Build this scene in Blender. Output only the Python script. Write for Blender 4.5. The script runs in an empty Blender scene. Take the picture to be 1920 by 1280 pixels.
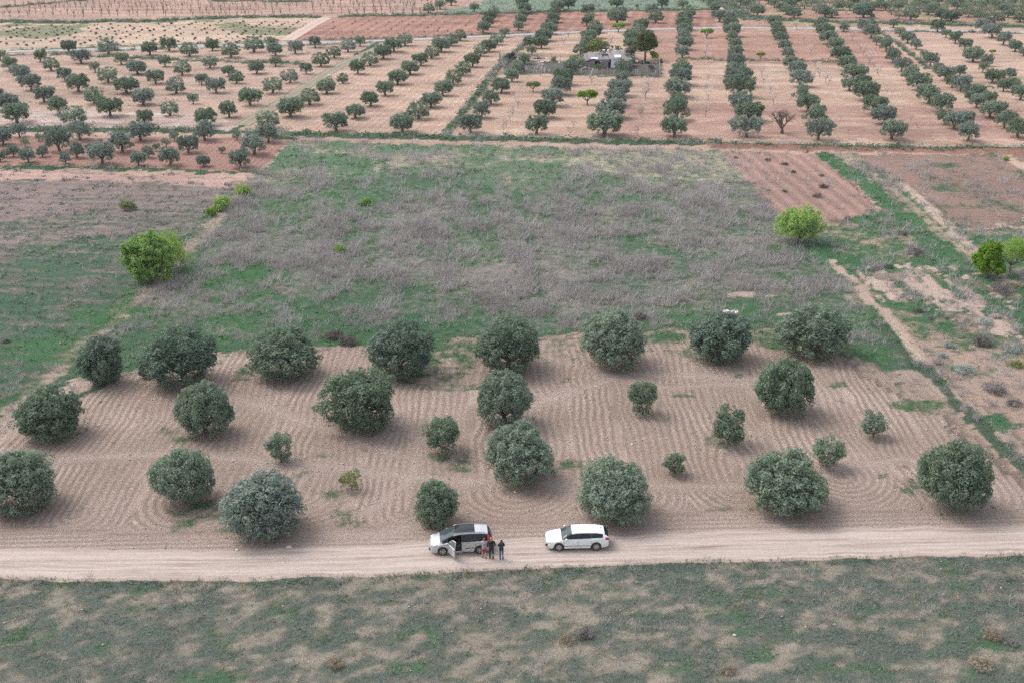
import bpy, math, random
import numpy as np
from mathutils import Vector, Matrix
R = math.radians
SC = bpy.context.scene
COL = SC.collection
# ------------------------------------------------------------------ camera, sky, sun, exposure
PITCH = R(22.0); FPX = 2300.0; CAMH = 48.06
cam_d = bpy.data.cameras.new("camera"); cam = bpy.data.objects.new("camera", cam_d); COL.objects.link(cam)
cam.location = (0, 0, CAMH); cam.rotation_euler = (R(90) - PITCH, 0, 0)
cam_d.sensor_width = 36.0; cam_d.lens = 36.0 * FPX / 1920.0; cam_d.clip_end = 20000; cam_d.clip_start = 0.5
SC.camera = cam
SUN_EL, SUN_AZ = R(54), R(-65)          # azimuth from +Y towards +X : sun stands to the left
w = bpy.data.worlds.new("World"); SC.world = w; w.use_nodes = True
nt = w.node_tree; bg = nt.nodes["Background"]
sky = nt.nodes.new("ShaderNodeTexSky"); sky.sky_type = 'NISHITA'; sky.sun_disc = False
sky.sun_elevation = SUN_EL; sky.sun_rotation = SUN_AZ; sky.air_density = 1.0; sky.dust_density = 3.5; sky.ozone_density = 1.0
hs_ = nt.nodes.new("ShaderNodeHueSaturation"); hs_.inputs["Saturation"].default_value = 0.42      # thin high cloud whitens the sky
nt.links.new(sky.outputs[0], hs_.inputs["Color"]); nt.links.new(hs_.outputs[0], bg.inputs[0]); bg.inputs[1].default_value = 0.15
sl = bpy.data.lights.new("sun", 'SUN'); sl.energy = 0.62; sl.angle = R(24); sl.color = (1.0, 0.93, 0.86)
so = bpy.data.objects.new("sun", sl); COL.objects.link(so)
so.rotation_euler = Vector((math.sin(SUN_AZ)*math.cos(SUN_EL), math.cos(SUN_AZ)*math.cos(SUN_EL), math.sin(SUN_EL))).to_track_quat('Z', 'Y').to_euler()
so.location = (-60, 60, 90)
SC.view_settings.view_transform = 'Standard'; SC.view_settings.look = 'None'
SC.view_settings.exposure = 1.02; SC.view_settings.gamma = 1.0; SC.view_settings.use_curve_mapping = False
SC.cycles.max_bounces = 7; SC.cycles.diffuse_bounces = 5; SC.cycles.transparent_max_bounces = 6
SC.cycles.use_denoising = False

# ------------------------------------------------------------------ helpers
def at(px, py):
    """photo pixel -> point on the ground"""
    u = (px - 960) / FPX; v = (py - 640) / FPX
    c, s = math.cos(PITCH), math.sin(PITCH)
    t = CAMH / (s + v * c)
    return (u * t, t * (c - v * s))
def scale_at(py):
    return math.cos(PITCH) * (py - 640 + FPX * math.tan(PITCH)) / CAMH
def tag(o, label=None, cat=None, group=None, kind=None):
    if label: o['label'] = label
    if cat: o['category'] = cat
    if group: o['group'] = group
    if kind: o['kind'] = kind
    return o
def empty(name, loc, rz=0.0, **k):
    o = bpy.data.objects.new(name, None); COL.objects.link(o); o.location = loc; o.rotation_euler = (0, 0, rz)
    o.empty_display_size = 0.3
    return tag(o, **k)
def mesh_np(name, V, F, nper, smooth=False):
    """V (n,3), F flat (m,nper)"""
    me = bpy.data.meshes.new(name); V = np.asarray(V, np.float32); F = np.asarray(F, np.int32)
    me.vertices.add(len(V)); me.vertices.foreach_set("co", V.ravel())
    me.loops.add(F.size); me.loops.foreach_set("vertex_index", F.ravel())
    me.polygons.add(len(F)); me.polygons.foreach_set("loop_start", np.arange(0, F.size, nper, dtype=np.int32))
    me.polygons.foreach_set("loop_total", np.full(len(F), nper, np.int32))
    if smooth: me.polygons.foreach_set("use_smooth", np.ones(len(F), bool))
    me.update(calc_edges=True); me.validate()
    return me
def obj(name, me, mat=None, parent=None, loc=None):
    o = bpy.data.objects.new(name, me); COL.objects.link(o)
    if mat is not None:
        mats = mat if isinstance(mat, (list, tuple)) else [mat]
        if len(me.materials) == 0:
            for m in mats: me.materials.append(m)
    if parent: o.parent = parent
    if loc: o.location = loc
    return o
class MB:
    """collects polygons"""
    def __init__(s): s.v = []; s.f = []
    def add(s, vs, fs):
        b = len(s.v); s.v += [tuple(p) for p in vs]; s.f += [tuple(i + b for i in f) for f in fs]
    def box(s, c, d, M=None):
        x, y, z = c; a, b, e = d[0]/2, d[1]/2, d[2]/2
        vs = [Vector((i*a, j*b, k*e)) for i in (-1, 1) for j in (-1, 1) for k in (-1, 1)]
        if M is not None: vs = [M @ v for v in vs]
        vs = [v + Vector(c) for v in vs]
        s.add(vs, [(0,1,3,2),(4,6,7,5),(0,4,5,1),(2,3,7,6),(0,2,6,4),(1,5,7,3)])
    def tube(s, pts, rad, n=7, cap=True):
        pts = [Vector(p) for p in pts]; rings = []
        for i, p in enumerate(pts):
            d = (pts[min(i+1, len(pts)-1)] - pts[max(i-1, 0)]).normalized()
            a = d.cross(Vector((0.31, 0.95, 0.1))).normalized(); b = d.cross(a)
            rings.append([p + (a*math.cos(2*math.pi*k/n) + b*math.sin(2*math.pi*k/n))*rad[i] for k in range(n)])
        vs = [v for r in rings for v in r]; fs = []
        for i in range(len(pts)-1):
            for k in range(n):
                k2 = (k+1) % n; fs.append((i*n+k, i*n+k2, (i+1)*n+k2, (i+1)*n+k))
        if cap: fs.append(tuple(range(n))[::-1]); fs.append(tuple((len(pts)-1)*n+k for k in range(n)))
        s.add(vs, fs)
    def disc(s, c, r, y0, y1, n=24, r2=None):
        """cylinder with axis y"""
        r2 = r if r2 is None else r2
        vs = [(c[0]+r*math.cos(2*math.pi*k/n), y0, c[1]+r*math.sin(2*math.pi*k/n)) for k in range(n)] + \
             [(c[0]+r2*math.cos(2*math.pi*k/n), y1, c[1]+r2*math.sin(2*math.pi*k/n)) for k in range(n)]
        fs = [(k, (k+1) % n, n+(k+1) % n, n+k) for k in range(n)] + [tuple(range(n))[::-1], tuple(range(n, 2*n))]
        s.add(vs, fs)
    def mesh(s, name, smooth=False):
        me = bpy.data.meshes.new(name); me.from_pydata([tuple(v) for v in s.v], [], s.f); me.update()
        if smooth: me.polygons.foreach_set("use_smooth", [True]*len(me.polygons))
        return me
    def build(s, name, mat, parent=None, smooth=False, loc=None):
        return obj(name, s.mesh(name, smooth), mat, parent, loc)

# ---- numpy value noise
def _hash(ix, iy, seed):
    h = (ix.astype(np.int64)*374761393 + iy.astype(np.int64)*668265263 + seed*974634777) & 0xffffffff
    h = ((h ^ (h >> 13)) * 1274126177) & 0xffffffff
    return ((h ^ (h >> 16)) & 0xffff) / 65535.0
def vnoise(x, y, seed=0):
    ix = np.floor(x); iy = np.floor(y); fx = x-ix; fy = y-iy
    fx = fx*fx*(3-2*fx); fy = fy*fy*(3-2*fy)
    a = _hash(ix, iy, seed); b = _hash(ix+1, iy, seed); c = _hash(ix, iy+1, seed); d = _hash(ix+1, iy+1, seed)
    return (a*(1-fx)+b*fx)*(1-fy) + (c*(1-fx)+d*fx)*fy
def fbm(x, y, s, octs=4, seed=0, gain=0.55):
    t = 0; a = 1; n = 0
    for o in range(octs):
        t = t + a*vnoise(x/s*2**o + 17.3*o, y/s*2**o - 9.1*o, seed+o); n += a; a *= gain
    return t/n

# ------------------------------------------------------------------ materials
def newmat(name):
    m = bpy.data.materials.new(name); m.use_nodes = True; t = m.node_tree
    for n in list(t.nodes): t.nodes.remove(n)
    out = t.nodes.new("ShaderNodeOutputMaterial")
    return m, t, out
def nd(t, kind, **k):
    n = t.nodes.new(kind)
    for a, v in k.items():
        if a.startswith('i_'):
            n.inputs[int(a[2:])].default_value = v
        else: setattr(n, a, v)
    return n
def math_(t, op, a, b=None, c=None, clamp=False):
    n = t.nodes.new("ShaderNodeMath"); n.operation = op; n.use_clamp = clamp
    for i, x in enumerate((a, b, c)):
        if x is None: continue
        if isinstance(x, (int, float)): n.inputs[i].default_value = x
        else: t.links.new(x, n.inputs[i])
    return n.outputs[0]
def mix_(t, f, a, b, blend='MIX'):
    n = t.nodes.new("ShaderNodeMix"); n.data_type = 'RGBA'; n.blend_type = blend; n.clamp_factor = True
    for i, x in ((0, f), (6, a), (7, b)):
        if isinstance(x, (int, float)): n.inputs[i].default_value = x
        elif isinstance(x, tuple): n.inputs[i].default_value = (*x[:3], 1)
        else: t.links.new(x, n.inputs[i])
    return n.outputs[2]
def noise_(t, vec, scale, detail=4, rough=0.55, w=None):
    n = t.nodes.new("ShaderNodeTexNoise"); n.inputs["Scale"].default_value = scale
    n.inputs["Detail"].default_value = detail; n.inputs["Roughness"].default_value = rough
    if vec is not None: t.links.new(vec, n.inputs["Vector"])
    return n.outputs[0]
def leafmat(name, dark, light, back=None, trans=0.18, clump=1.2):
    m, t, out = newmat(name)
    g = t.nodes.new("ShaderNodeNewGeometry"); oi = t.nodes.new("ShaderNodeObjectInfo")
    tc = t.nodes.new("ShaderNodeTexCoord")
    nz = noise_(t, tc.outputs["Object"], clump, 2)
    f = math_(t, 'ADD', math_(t, 'MULTIPLY', g.outputs["Random Per Island"], 0.6), math_(t, 'MULTIPLY_ADD', nz, 1.5, -0.45), clamp=True)
    c = mix_(t, f, dark, light)
    if back: c = mix_(t, math_(t, 'MULTIPLY', g.outputs["Backfacing"], 0.7), c, back)
    # every tree a little different
    hs = t.nodes.new("ShaderNodeHueSaturation"); t.links.new(c, hs.inputs["Color"])
    t.links.new(math_(t, 'MULTIPLY_ADD', oi.outputs["Random"], 0.36, 0.84), hs.inputs["Value"])
    t.links.new(math_(t, 'MULTIPLY_ADD', oi.outputs["Random"], -0.3, 1.12), hs.inputs["Saturation"])
    d = t.nodes.new("ShaderNodeBsdfPrincipled"); d.inputs["Roughness"].default_value = 0.6
    d.inputs["Specular IOR Level"].default_value = 0.3
    t.links.new(hs.outputs[0], d.inputs["Base Color"])
    tr = t.nodes.new("ShaderNodeBsdfTranslucent"); t.links.new(hs.outputs[0], tr.inputs[0])
    mx = t.nodes.new("ShaderNodeMixShader"); mx.inputs[0].default_value = trans
    t.links.new(d.outputs[0], mx.inputs[1]); t.links.new(tr.outputs[0], mx.inputs[2]); t.links.new(mx.outputs[0], out.inputs[0])
    return m
def solid(name, col, rough=0.7, metal=0.0, var=0.15, scale=6.0, coat=0.0, bump=0.0, spec=0.5):
    m, t, out = newmat(name)
    b = t.nodes.new("ShaderNodeBsdfPrincipled"); tc = t.nodes.new("ShaderNodeTexCoord")
    n = noise_(t, tc.outputs["Object"], scale, 5)
    k = mix_(t, n, tuple(c*(1-var) for c in col), tuple(min(1, c*(1+var)) for c in col))
    t.links.new(k, b.inputs["Base Color"]); b.inputs["Roughness"].default_value = rough
    b.inputs["Metallic"].default_value = metal; b.inputs["Coat Weight"].default_value = coat
    b.inputs["Specular IOR Level"].default_value = spec
    if bump:
        bp = t.nodes.new("ShaderNodeBump"); bp.inputs["Strength"].default_value = bump; bp.inputs["Distance"].default_value = 0.05
        t.links.new(n, bp.inputs["Height"]); t.links.new(bp.outputs[0], b.inputs["Normal"])
    t.links.new(b.outputs[0], out.inputs[0])
    return m
M = {}
M['olive'] = leafmat("olive_leaves", (0.062, 0.108, 0.054), (0.225, 0.320, 0.180), (0.21, 0.27, 0.21), 0.38)
M['olive_dark'] = leafmat("dark_olive_leaves", (0.048, 0.090, 0.054), (0.175, 0.262, 0.160), (0.17, 0.23, 0.19), 0.35)
M['olive_pale'] = leafmat("pale_olive_leaves", (0.095, 0.145, 0.108), (0.22, 0.285, 0.225), (0.25, 0.30, 0.26), 0.36)
M['green'] = leafmat("bright_green_leaves", (0.065, 0.165, 0.010), (0.19, 0.36, 0.030), (0.24, 0.40, 0.06), 0.4)
M['lime'] = leafmat("lime_green_leaves", (0.13, 0.25, 0.020), (0.28, 0.44, 0.050), (0.30, 0.46, 0.09), 0.4)
M['yellowgreen'] = leafmat("yellow_green_leaves", (0.12, 0.16, 0.045), (0.24, 0.28, 0.085), (0.28, 0.32, 0.12), 0.3)
M['pine'] = leafmat("pine_needles", (0.035, 0.055, 0.012), (0.10, 0.13, 0.035), (0.10, 0.13, 0.04), 0.1, 0.5)
M['blossom'] = leafmat("white_blossom", (0.42, 0.36, 0.36), (0.72, 0.66, 0.66), (0.6, 0.55, 0.55), 0.25)
M['bark'] = solid("olive_bark", (0.13, 0.105, 0.085), 0.9, var=0.4, scale=9, bump=0.6)
M['palebark'] = solid("pale_bark", (0.20, 0.165, 0.145), 0.9, var=0.3, scale=9, bump=0.5)
M['darkbush'] = leafmat("dark_dry_brush", (0.07, 0.058, 0.05), (0.16, 0.135, 0.12), None, 0.05)
M['greybush'] = leafmat("grey_dry_brush", (0.13, 0.115, 0.11), (0.26, 0.235, 0.225), None, 0.1)
M['silverbush'] = leafmat("silver_shrub_leaves", (0.20, 0.25, 0.22), (0.38, 0.43, 0.40), None, 0.1)
M['grass'] = leafmat("grass_blades", (0.050, 0.115, 0.045), (0.115, 0.215, 0.085), (0.12, 0.22, 0.09), 0.2, 0.12)
M['tealgrass'] = leafmat("teal_weed_leaves", (0.082, 0.118, 0.088), (0.195, 0.235, 0.185), None, 0.2, 0.15)
M['dry'] = leafmat("dry_scrub_twigs", (0.23, 0.21, 0.20), (0.52, 0.485, 0.465), None, 0.3, 0.15)
M['straw'] = leafmat("straw_grass", (0.26, 0.21, 0.145), (0.43, 0.36, 0.27), None, 0.2, 0.2)
M['bank'] = leafmat("bank_plants", (0.040, 0.080, 0.040), (0.105, 0.165, 0.085), (0.12, 0.17, 0.10), 0.2, 0.15)

def ground_material():
    m, t, out = newmat("field_soil_and_turf")
    L = t.links
    def attr(n):
        a = t.nodes.new("ShaderNodeAttribute"); a.attribute_name = n; return a
    g = t.nodes.new("ShaderNodeNewGeometry"); P = g.outputs["Position"]
    soil = attr("soil"); veg = attr("veg"); mk = attr("mask"); ph = attr("phase")
    sep = t.nodes.new("ShaderNodeSeparateColor"); L.new(mk.outputs["Color"], sep.inputs[0])
    cover, famp, clod = sep.outputs[0], sep.outputs[1], sep.outputs[2]
    n1 = noise_(t, P, 0.9, 6, 0.62); n2 = noise_(t, P, 5.5, 5, 0.65); n3 = noise_(t, P, 22.0, 3, 0.6); n0 = noise_(t, P, 0.12, 5, 0.6)
    # vegetation patches
    x = math_(t, 'ADD', cover, math_(t, 'MULTIPLY_ADD', n1, 0.9, -0.45))
    x = math_(t, 'ADD', x, math_(t, 'MULTIPLY_ADD', n2, 0.7, -0.35))
    f = math_(t, 'MULTIPLY_ADD', math_(t, 'SUBTRACT', x, 0.5), 3.2, 0.5, clamp=True)
    # furrows
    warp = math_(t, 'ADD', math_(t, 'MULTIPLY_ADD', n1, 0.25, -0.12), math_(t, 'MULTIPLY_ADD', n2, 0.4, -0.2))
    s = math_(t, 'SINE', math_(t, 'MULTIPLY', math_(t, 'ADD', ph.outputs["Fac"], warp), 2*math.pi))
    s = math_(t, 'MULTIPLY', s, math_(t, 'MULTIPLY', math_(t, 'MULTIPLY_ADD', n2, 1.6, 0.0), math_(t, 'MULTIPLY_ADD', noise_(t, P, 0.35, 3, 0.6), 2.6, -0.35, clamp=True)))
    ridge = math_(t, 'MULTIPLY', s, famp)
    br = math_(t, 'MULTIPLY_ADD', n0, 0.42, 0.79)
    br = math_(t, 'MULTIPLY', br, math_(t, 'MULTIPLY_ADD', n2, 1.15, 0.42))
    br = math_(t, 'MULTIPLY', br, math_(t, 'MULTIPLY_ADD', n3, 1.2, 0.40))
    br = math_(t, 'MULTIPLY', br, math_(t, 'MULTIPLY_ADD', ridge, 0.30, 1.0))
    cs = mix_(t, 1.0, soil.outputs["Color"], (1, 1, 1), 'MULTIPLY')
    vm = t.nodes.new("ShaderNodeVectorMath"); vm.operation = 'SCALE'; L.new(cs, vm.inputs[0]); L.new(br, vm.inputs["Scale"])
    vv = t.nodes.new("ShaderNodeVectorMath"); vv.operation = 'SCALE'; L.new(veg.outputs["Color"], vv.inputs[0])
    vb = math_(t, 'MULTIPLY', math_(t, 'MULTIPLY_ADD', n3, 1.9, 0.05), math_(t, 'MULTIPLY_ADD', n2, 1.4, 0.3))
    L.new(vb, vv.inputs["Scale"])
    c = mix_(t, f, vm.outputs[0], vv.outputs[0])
    b = t.nodes.new("ShaderNodeBsdfPrincipled"); b.inputs["Roughness"].default_value = 0.95; b.inputs["Specular IOR Level"].default_value = 0.1
    L.new(c, b.inputs["Base Color"])
    h = math_(t, 'ADD', math_(t, 'MULTIPLY', ridge, 0.055), math_(t, 'MULTIPLY', n2, 0.14))
    h = math_(t, 'ADD', h, math_(t, 'MULTIPLY', n3, math_(t, 'MULTIPLY_ADD', clod, 0.06, 0.02)))
    h = math_(t, 'ADD', h, math_(t, 'MULTIPLY', math_(t, 'MULTIPLY', f, n3), 0.10))
    bp = t.nodes.new("ShaderNodeBump"); bp.inputs["Strength"].default_value = 0.9; bp.inputs["Distance"].default_value = 1.0
    L.new(h, bp.inputs["Height"]); L.new(bp.outputs[0], b.inputs["Normal"]); L.new(b.outputs[0], out.inputs[0])
    return m
M['ground'] = ground_material()

# ------------------------------------------------------------------ ground painting
LIN = lambda r, g, b: tuple(((c/255.0/1.055+0.0521)**2.4 if c > 10 else c/3294.6) for c in (r, g, b))
AL = 0.62     # display colour of a sunlit plane -> albedo
def alb(r, g, b, k=AL): return np.array([c*k for c in LIN(r, g, b)])
xs = np.concatenate([[-4000, -2200, -1200, -700, -420, -320], np.arange(-262, 262.1, 0.6), [320, 420, 700, 1200, 2200, 4000]])
ys = np.concatenate([[-300, -60, 0, 25], np.arange(44, 130, 0.42), np.arange(130, 235, 0.6), np.arange(235, 500, 1.0), [520, 560, 640, 800, 1200, 2000, 3500, 7000]])
GX, GY = np.meshgrid(xs, ys); NY, NX = GX.shape
def px2w(poly): return np.array([at(*p) for p in poly])
def pip(poly, X, Y):
    P = px2w(poly); inside = np.zeros(X.shape, bool); n = len(P)
    for i in range(n):
        x1, y1 = P[i]; x2, y2 = P[(i+1) % n]
        if y1 == y2: continue
        c = ((y1 > Y) != (y2 > Y)) & (X < (x2-x1)*(Y-y1)/(y2-y1)+x1); inside ^= c
    return inside
def dist_line(pl, X, Y):
    P = px2w(pl); d = np.full(X.shape, 1e9)
    for i in range(len(P)-1):
        a = P[i]; b = P[i+1]; ab = b-a; t = np.clip(((X-a[0])*ab[0]+(Y-a[1])*ab[1])/(ab@ab), 0, 1)
        d = np.minimum(d, np.hypot(X-a[0]-t*ab[0], Y-a[1]-t*ab[1]))
    return d
JX = GX + (fbm(GX, GY, 3.0, 3, 5)-0.5)*2.2 + (fbm(GX, GY, 1.3, 2, 15)-0.5)*2.0; JY = GY + (fbm(GX, GY, 3.0, 3, 9)-0.5)*3.0 + (fbm(GX, GY, 1.3, 2, 19)-0.5)*2.6
n_big = fbm(GX, GY, 22, 4, 31); n_mid = fbm(GX, GY, 5, 4, 41); n_sm = fbm(GX, GY, 1.6, 3, 51)
n_str2 = fbm(GX, GY*2.2, 2.6, 4, 67)
n_str = fbm(GX, GY*3.2, 7, 4, 61)           # streaks along the driving direction of the plough
SOIL = np.zeros(GX.shape+(3,)); VEG = np.zeros(GX.shape+(3,)); COVER = np.zeros(GX.shape); FA = np.zeros(GX.shape); PH = GY/0.9; CL = np.full(GX.shape, 0.4)
SCRUB = np.zeros(GX.shape)
def dirphase(p1, p2, period):
    a, b = np.array(at(*p1)), np.array(at(*p2)); d = (b-a)/np.hypot(*(b-a)); n = np.array([-d[1], d[0]])
    return (GX*n[0]+GY*n[1])/period
def paint(mask, soil=None, veg=None, cover=None, fa=None, ph=None, cl=None, scrub=None):
    if soil is not None: SOIL[mask] = soil
    if veg is not None: VEG[mask] = veg
    if cover is not None: COVER[mask] = (cover*np.ones(GX.shape))[mask]
    if fa is not None: FA[mask] = (fa*np.ones(GX.shape))[mask]
    if ph is not None: PH[mask] = ph[mask]
    if cl is not None: CL[mask] = cl
    if scrub is not None: SCRUB[mask] = (scrub*np.ones(GX.shape))[mask]
def strip(pl, hw, **k):
    d = dist_line(pl, GX+(JX-GX)*0.5, GY+(JY-GY)*0.5); paint(d < hw, **k)
def blend(mask, soil=None, veg=None):
    w_ = mask[..., None]
    if soil is not None: SOIL[:] = SOIL*(1-w_)+np.array(soil)*w_
    if veg is not None: VEG[:] = VEG*(1-w_)+np.array(veg)*w_
PINK = alb(206, 177, 160); RED = alb(184, 142, 127); TAN = alb(212, 187, 165); GROVE = alb(186, 165, 151); MAUVE = alb(160, 142, 136)
GREEN = alb(90, 128, 98); TEAL = alb(104, 124, 110); GREYV = alb(148, 146, 142); PALEG = alb(150, 165, 140); VIVID = alb(82, 142, 80)
BEIGE = alb(196, 180, 165)
allm = np.ones(GX.shape, bool)
paint(allm, PINK, GREEN, 0.12, 0.3, GY/1.1, 0.4)
paint(GY < 140, GROVE, GREEN, 0.34, 0.6, dirphase((1640, 600), (1900, 860), 0.7), 0.8)
# far fields (top of the picture)
F_SAP = [(-400, 46), (0, 39), (180, 42), (420, 33), (830, 30), (905, 0), (905, -60), (-400, -60)]
paint(pip(F_SAP, JX, JY), alb(200, 167, 152), PALEG, 0.10+0.25*(n_str > 0.56), 0.3)
F_VINE = [(-400, 105), (0, 97), (300, 88), (520, 84), (605, 33), (420, 37), (180, 45), (0, 44), (-400, 50)]
paint(pip(F_VINE, JX, JY), TAN, alb(160, 162, 130), 0.18+0.5*(n_big > 0.52), 0.25)
F_RED = [(545, 78), (615, 33), (830, 29), (1330, 20), (1345, 52), (1200, 58), (980, 68), (700, 76)]
paint(pip(F_RED, GX, GY), RED, GREEN, 0.05, 0.9, dirphase((662, 72), (709, 48), 3.3))
F_TOPG = [(800, 26), (900, 10), (930, -60), (1300, -60), (1345, 18), (1000, 25)]
paint(pip(F_TOPG, JX, JY), alb(176, 178, 160), alb(140, 160, 142), 0.35+0.5*n_mid, 0.1)
F_TR = [(1350, 52), (1340, 20), (1320, -60), (2300, -60), (2300, 62), (1700, 50)]
paint(pip(F_TR, JX, JY), alb(190, 146, 132), alb(196, 184, 150), 0.12+0.6*(n_str > 0.54), 0.4)
F_L = [(-400, 120), (0, 112), (330, 98), (690, 84), (560, 160), (430, 248), (0, 243), (-400, 243)]
paint(pip(F_L, JX, JY), PINK, PALEG, 0.10+0.25*(n_str > 0.6), 0.45, GY/1.2)
paint(pip([(-400, 245), (0, 243), (430, 248), (450, 232), (380, 215), (0, 205), (-300, 205)], JX, JY) & (n_str > 0.42), alb(222, 200, 192))
F_M = [(440, 247), (700, 86), (985, 66), (950, 110), (830, 254), (540, 254)]
paint(pip(F_M, JX, JY), alb(208, 178, 159), PALEG, 0.10, 0.45, dirphase((540, 200), (705, 100), 1.4))
F_R = [(838, 254), (960, 100), (990, 66), (1350, 53), (2300, 66), (2300, 275), (1300, 268)]
paint(pip(F_R, JX, JY), alb(204, 173, 153), PALEG, 0.09, 0.5, GY/1.3)
paint(pip(F_R, GX, GY) & (n_str > 0.56), alb(214, 187, 167))
paint(pip([(1240, 116), (1900, 128), (2000, 60), (1200, 55)], GX, GY), alb(192, 154, 138), None, 0.06)
paint(pip([(1180, 190), (1900, 205), (2100, 262), (1150, 262), (1100, 235)], JX, JY) & (n_str > 0.38), alb(190, 155, 141))
paint(pip([(1640, 62), (1920, 60), (2300, 60), (2300, 190), (1850, 175), (1740, 130)], JX, JY), alb(210, 180, 161), PALEG, 0.1, 0.4)
F_LL = [(-400, 262), (0, 256), (545, 262), (485, 322), (400, 324), (0, 313), (-400, 310)]
paint(pip(F_LL, GX, GY), alb(184, 146, 133), GREEN, 0.06, 0.5, dirphase((485, 320), (540, 265), 1.0))
paint(pip([(938, 112), (1240, 118), (1240, 143), (946, 137)], GX, GY), alb(128, 120, 116), alb(100, 112, 96), 0.45, 0.1)
# left weedy field
F_LW = [(-900, 322), (0, 318), (450, 335), (345, 470), (245, 565), (0, 775), (-400, 1010), (-900, 900)]
grad = np.clip((178-GY)/50, 0, 1)    # greener towards the road
paint(pip(F_LW, JX, JY), MAUVE, alb(98, 130, 104), 0.33+0.36*grad+0.45*(n_mid-0.5)+0.35*(n_str-0.5)+0.10*np.sin(2*math.pi*((GY+0.06*GX)/2.6+0.9*n_mid)), 0.5, (GY+0.06*GX)/2.6+0.5*n_mid, scrub=0.03+0.30*(1-grad*0.8)*(np.sin(2*math.pi*(GY+0.06*GX)/2.6) > 0.55)*(n_sm > 0.45))
paint(pip([(-900, 322), (0, 320), (450, 336), (425, 352), (200, 338), (0, 338)], JX, JY), alb(205, 172, 160), None, 0.12, scrub=0)
# middle scrub field
F_MID = [(548, 264), (1355, 284), (1560, 490), (1625, 590), (1800, 740), (1700, 720), (1560, 640), (1450, 612), (1100, 618), (1000, 636), (830, 634), (700, 642), (600, 655), (440, 662), (230, 690), (150, 745), (-60, 830), (250, 565), (380, 440), (455, 345), (490, 322)]
m = pip(F_MID, JX, JY)
pyv = (GY > 160)
far_m = np.clip((GY-165)/25, 0, 1)          # paler far strip of the field
near_m = np.clip((138-GY)/18, 0, 1)
greenness = np.clip(0.30+0.9*(n_big-0.42)+0.9*(n_mid-0.5)+0.35*near_m, 0.05, 1)
paint(m, alb(156, 148, 140), VIVID*0.2+GREEN*0.75, 0.30+0.50*greenness, 0.1, GX/2.4, scrub=np.clip(0.85+1.6*(fbm(GX*1.0, GY*0.16, 2.4, 3, 37)-0.45), 0.3, 1.4)*np.clip(1.42-greenness*1.15-0.55*far_m-0.5*near_m, 0.06, 1))
mf = m & (GY+34*(fbm(GX, GY, 12, 4, 33)-0.5)+8*(n_mid-0.5) > 186)
paint(mf, alb(190, 178, 158), alb(118, 146, 116), 0.55+0.9*(n_mid-0.5)+0.5*(n_big-.5), 0.5, GX/1.6, scrub=SCRUB*0.5)
paint(pip([(1000, 290), (1360, 285), (1420, 360), (1300, 340), (1150, 330), (1080, 318)], JX, JY) & (n_mid+0.5*(n_sm-.5) > 0.52), alb(198, 184, 162), None, 0.42)
# near grove soil with furrows that turn round before the road
F_G = [(-800, 1030), (-800, 1000), (-200, 900), (0, 790), (150, 745), (235, 690), (300, 672), (440, 664), (600, 655), (690, 645), (830, 632), (1000, 640), (1100, 622), (1250, 616), (1450, 610), (1560, 650), (1660, 735), (1760, 775), (1905, 905), (2080, 1045), (2400, 1030), (1920, 1022), (900, 1050), (300, 1072), (0, 1068), (-800, 1068)]
NEAR = [(38,963,135,120),(97,826,124,101),(193,725,80,88),(342,729,142,115),(387,821,106,104),(533,714,126,96),(348,948,116,107),(496,1012,145,122),
 (753,708,122,105),(673,813,136,116),(953,701,122,105),(944,800,106,104),(973,909,122,111),(1150,693,125,113),(819,987,82,86),(1149,982,144,120),
 (1349,682,112,90),(1522,674,136,103),(1470,781,112,107),(1470,965,147,116),(1785,963,133,135)]
SMALL = [(527,866,57,62),(830,852,76,78),(1205,779,62,71),(1365,836,72,74),(1265,892,47,44),(1636,821,54,56),(1549,880,68,61),(659,918,43,45)]
XC = np.array([-34, -25.5, -17, -8.2, 0.6, 9.5, 18.5, 27, 36.0])
_rp = px2w([(-900, 1052), (0, 1056), (300, 1061), (640, 1052), (900, 1039), (1150, 1031), (1280, 1024), (1600, 1018), (1920, 1011), (2600, 998)]); yroad = np.interp(GX, _rp[:, 0], _rp[:, 1])
k = np.argmin(np.abs(GX[..., None]-XC), axis=-1)
xc = XC[k]; YC = yroad+8.5+1.8*np.sin(xc*1.7)
dx = GX-xc-0.7*(n_mid-0.5); dy = np.maximum(YC-GY, 0)
rr = np.hypot(dx, dy*0.9)
phg = rr/0.66
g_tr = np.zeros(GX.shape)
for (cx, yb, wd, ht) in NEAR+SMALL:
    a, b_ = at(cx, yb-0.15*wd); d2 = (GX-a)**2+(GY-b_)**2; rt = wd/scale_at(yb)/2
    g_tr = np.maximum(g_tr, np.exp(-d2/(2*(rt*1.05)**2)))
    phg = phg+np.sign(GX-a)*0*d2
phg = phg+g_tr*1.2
mg = pip(F_G, JX, JY)
sidefade = np.clip((GX-30)/14, 0, 1)*np.clip((GY-100)/14, 0, 1)
topfade = np.clip((GY-111)/9, 0, 1)
leftg = np.clip((-24-GX)/8, 0, 1)*np.clip(1-np.abs(GY-98)/9, 0, 1)
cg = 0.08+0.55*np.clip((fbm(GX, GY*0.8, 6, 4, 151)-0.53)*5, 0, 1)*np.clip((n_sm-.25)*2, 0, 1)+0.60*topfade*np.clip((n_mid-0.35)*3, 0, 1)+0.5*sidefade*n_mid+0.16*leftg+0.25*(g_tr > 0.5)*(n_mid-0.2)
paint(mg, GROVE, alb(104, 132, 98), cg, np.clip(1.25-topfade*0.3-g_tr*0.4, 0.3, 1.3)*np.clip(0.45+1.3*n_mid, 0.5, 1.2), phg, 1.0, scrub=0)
blend(0.55*mg*np.clip((n_mid-0.42)*4, 0, 1)*(1-topfade), alb(205, 184, 172))
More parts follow.
